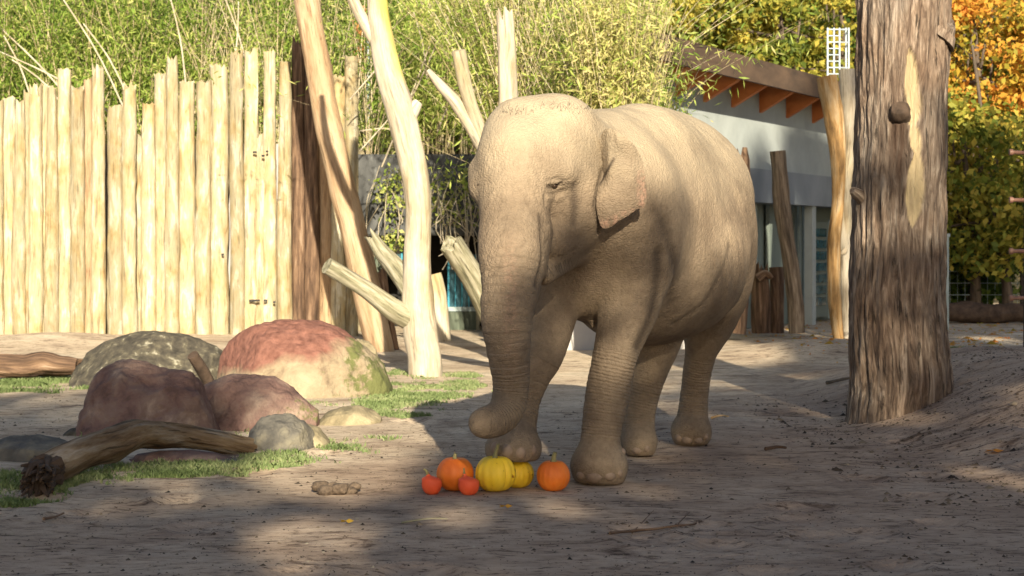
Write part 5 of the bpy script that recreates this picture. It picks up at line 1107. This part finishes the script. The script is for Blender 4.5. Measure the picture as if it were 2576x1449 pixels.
def litter(name, label, cat, n, x0, x1, y0, y1, size, mat, seed, tlo=0., thi=1.):
    g = np.random.default_rng(seed); x = g.uniform(x0, x1, n); y = y0 + (y1 - y0) * g.random(n) ** 1.3; k = fbm(np.stack([x * .9, y * 1.6, x * 0], -1), 4, seed) > g.uniform(-.5, .35, n); x, y = x[k], y[k]; n = len(x)
    z = H(x, y); s = size * g.lognormal(0, .5, n); a = g.uniform(0, math.pi, n); el = g.uniform(.3, .9, n); b = np.stack([x, y, z - .002], 1)
    u = np.stack([np.cos(a), np.sin(a), 0 * a], 1) * s[:, None]; w_ = np.stack([-np.sin(a), np.cos(a), 0 * a], 1) * (s * el)[:, None]; hgt = np.stack([0 * a, 0 * a, s * g.uniform(.25, .7, n)], 1)
    v = np.stack([b - u, b + w_, b + u, b - w_, b + hgt + u * .2], 1).reshape(-1, 3); i = np.arange(n)[:, None] * 5; f = np.concatenate([i + q for q in ([0, 3, 4], [3, 2, 4], [2, 1, 4], [1, 0, 4])], 0)
    tt = np.repeat(np.clip(g.uniform(tlo, thi, n), 0, 1), 5); return tag(obj(name, mesh_np(name, v, f, False, {'tint': tt}, mat)), label, cat, kind='stuff')
litter('soil_crumbs', 'dark soil crumbs and wood chips strewn over the trampled sand', 'debris', 45000, -5, 5.2, 8.2, 19, .0065, m_debris, 5, 0, .8)
litter('bank_debris', 'clods, chips and leaves on the rising bank round the big trunk', 'debris', 4500, 2.3, 5.2, 11, 18, .013, m_debris, 6, 0, .9)
litter('pebbles', 'small pale pebbles in the sand', 'pebbles', 3000, -5, 5, 8.2, 16, .006, m_debris, 7, .8, 1)
litter('far_litter', 'leaf litter on the ground before the woodland', 'leaves', 4000, 4, 14, 24, 38, .03, m_orange, 8, .3, 1)
g_ = np.random.default_rng(77)
for k, (px, py, lb) in enumerate(((2498, 1140, 'single orange leaf lying on the bank near the right edge'), (1270, 1282, 'orange leaf on the sand before the pumpkins'), (870, 1320, 'yellow leaf on the front sand left of the pumpkins'))):
    c_ = gpt(px, py) + (0, 0, .012); r_ = .035 if k else .06; m_n = 10; th = np.linspace(0, 2 * math.pi, m_n, endpoint=False); rr = r_ * (1 + .35 * np.cos(th * 5))
    v = np.vstack([[(0, 0, .012)], np.stack([rr * np.cos(th), rr * np.sin(th) * .7, .012 * np.sin(th * 2) + .01], 1)]); f = [(0, i + 1, (i + 1) % m_n + 1) for i in range(m_n)]
    tag(obj('fallen_leaf', mesh_np('fallen_leaf', v, f, False, {'tint': np.full(len(v), .62 + .2 * (k == 0) - .15 * (k == 2))}, m_orange), None, c_), lb, 'leaf')

# ------------------------------------------------------------------ unseen trees behind the viewpoint, crowns shaped so shade falls where set
YC = -18.0
def tosun(p): return p[0] + KX * (p[1] - YC), p[2] + KZ * (p[1] - YC)
EP = [gpt(-60, 985), gpt(230, 985), P(330, 865, 15.3), P(520, 895, 15.6), P(630, 945, 15.9), gpt(640, 1215), gpt(950, 1240), gpt(1080, 1190), P(1190, 640, 11.3), P(1290, 680, 11.1), P(1400, 520, 11.4), P(1500, 540, 11.7), P(1580, 500, 12.1),
      P(1700, 560, 13.0), P(1790, 680, 13.5), P(1885, 740, 14.0), gpt(1950, 985), P(2150, 300, 16.2), P(2270, 290, 16.2), P(2385, 310, 16.2), gpt(2030, 900), P(1850, 420, 31.8), P(1900, 370, 32.5), P(1960, 330, 33), P(2050, 240, 34.5), P(2480, 440, 40), P(2700, 440, 40)]
edge = sorted([(float(a), float(b)) for a, b in map(tosun, EP)]); edge = [(-20, edge[0][1])] + edge + [(30, edge[-1][1])]
print('EDGE', [(round(a, 1), round(b, 1)) for a, b in edge])
holes = []                                         # gaps cut in the crowns so sun patches land at chosen points
for (px, py, a, b) in ((780, 1350, .42, .25), (820, 1300, .3, .1), (1290, 1270, .6, .12), (1180, 1285, .3, .07), (1440, 1262, .3, .06), (1130, 1310, .3, .07), (640, 1420, .25, .1), (430, 1260, .5, .06), (900, 1235, .4, .09), (620, 1240, .5, .08), (1560, 1300, .3, .05),
                       (260, 1340, .3, .06), (1700, 1230, .35, .06), (330, 1190, .3, .06), (1250, 1400, .3, .08)):
    u, v_ = tosun(gpt(px, py)); holes.append((u, v_, a, max(b * 1.7, .2)))
for (px, py, a, b) in ((830, 1130, .5, .4), (700, 1170, .4, .25), (980, 1110, .35, .3)):
    u, v_ = tosun(gpt(px, py)); holes.append((u, v_, a, b))
for (px, py, d, a, b) in ((1480, 640, 11.9, .07, .07), (1540, 660, 12.0, .12, .09), (1540, 840, 12, .1, .06), (1650, 640, 12.7, .14, .14), (1760, 620, 13.4, .2, .3), (1700, 740, 13.2, .12, .12), (1580, 600, 12.2, .12, .1), (1345, 530, 11.4, .05, .12), (1300, 610, 11.3, .10, .12), (1240, 680, 11.1, .07, .12), (1240, 560, 11.2, .08, .12), (1400, 500, 11.4, .1, .1), (1260, 780, 11.1, .05, .06), (1600, 440, 11.8, .05, .1),
                          (1860, 640, 13.8, .1, .3), (1300, 900, 11.1, .06, .06), (1790, 900, 14, .08, .12), (1620, 1000, 13.5, .08, .08), (1840, 960, 20, .5, .12), (2050, 955, 21, .45, .12), (2330, 330, 16, .12, .4),
                          (1800, 290, 31, .5, .7), (1845, 300, 31.5, .3, .5), (1880, 330, 32, .25, .35), (1925, 330, 32.5, .2, .3), (1960, 290, 33, .2, .25), (2040, 480, 34, .2, .2), (2110, 500, 30.5, .22, 2.6), (2118, 760, 30.5, .25, 1.2), (2490, 850, 30, .5, .3), (1900, 200, 31, .6, .4)):
    u, v_ = tosun(P(px, py, d)); holes.append((u, v_, max(a * 1.5, .14), max(b * 1.5, .14)))
g_ = np.random.default_rng(99); NL = 150000
u = g_.uniform(-9, 21, NL); v_ = 8.6 + 19.0 * g_.random(NL)
top = np.interp(u, [e[0] for e in edge], [e[1] for e in edge]) + .22 * fbm(np.stack([u * .9, v_ * .5, u * 0], -1), 3, 5)
keep = v_ < top + .05 * g_.normal(size=NL)
pn = fbm(np.stack([u * .95, v_ * 1.5, u * 0], -1), 3, 15)
tau = 2.1 * np.exp(2.8 * pn) + 2.6 * sstep(12.3, 11.3, v_) + 1.7 * sstep(3.2, 3.6, u) * sstep(7.2, 6.6, u) + 2.2 * sstep(8.3, 9.5, u) + 1.0 * sstep(2.6, 1.6, u)
keep &= g_.random(NL) < tau / 6.4
for (a, b, c_, e_) in holes: keep &= ((u - a) / c_) ** 2 + ((v_ - b) / e_) ** 2 > g_.uniform(.6, 1.4, NL)
u, v_ = u[keep], v_[keep]; yy = YC + g_.normal(0, 1.3, len(u)).clip(-3.5, 3.5)
LP = np.stack([u - KX * (YC - yy) * -1 * 0 + KX * (YC - yy) * 1.0, yy, v_ + KZ * (YC - yy) * 1.0], 1)
# a point with sun coordinates (u, v) at depth y lies at x = u - KX (y - YC), z = v - KZ (y - YC)
LP = np.stack([u - KX * (yy - YC), yy, v_ - KZ * (yy - YC)], 1)
cents = [(-6.0, 'broad unseen leafy tree behind the viewpoint, leftmost'), (-1.5, 'unseen leafy tree behind the viewpoint, second from the left'), (3.0, 'unseen leafy tree behind the viewpoint, shaped to shade the pumpkins'), (7.5, 'tall unseen leafy tree behind the viewpoint on the right'), (13.5, 'tallest unseen leafy tree behind the viewpoint, far right'), (18.5, 'last unseen leafy tree of the row behind the viewpoint')]
own = np.argmin(np.abs(LP[:, 0][:, None] - np.array([c_[0] for c_ in cents])[None]), axis=1)
for k, (cx_, lb) in enumerate(cents):
    b = np.array(((-6.3, -1.8, 1.5, 7.0, 11.4, 18.0)[k], YC, -.05)); t = thing('tree', lb, 'tree', b, 'unseen trees behind the viewpoint, crowns shaped to shade'); q = LP[own == k]
    if len(q) < 10: continue
    zt = np.percentile(q[:, 2], 96); zb = np.percentile(q[:, 2], 12); g = Geo()
    g.tube([b, b + (.1, .1, zb * .6), b + (0, 0, zt * .8), b + (.1, 0, zt - .8)], [.26, .2, .1, .03], 12, 20, .08, 3, .05, 5, k)
    r2 = np.random.default_rng(k)
    for m in range(10):
        e = q[r2.integers(0, len(q))]; s0 = b + (0, 0, min(e[2] * .75, zt * .8)); g.tube([s0, (s0 + e) / 2, e], [.06, .04, .012], 6, 6)
    obj('trunk', g.mesh('trunk', m_bk, True, b), t)
    vv, ff, tt = leaves(q, .36, .75, None, .2, 300 + k); obj('crown', mesh_np('crown', vv - b, ff, False, {'tint': tt}, m_green), t)
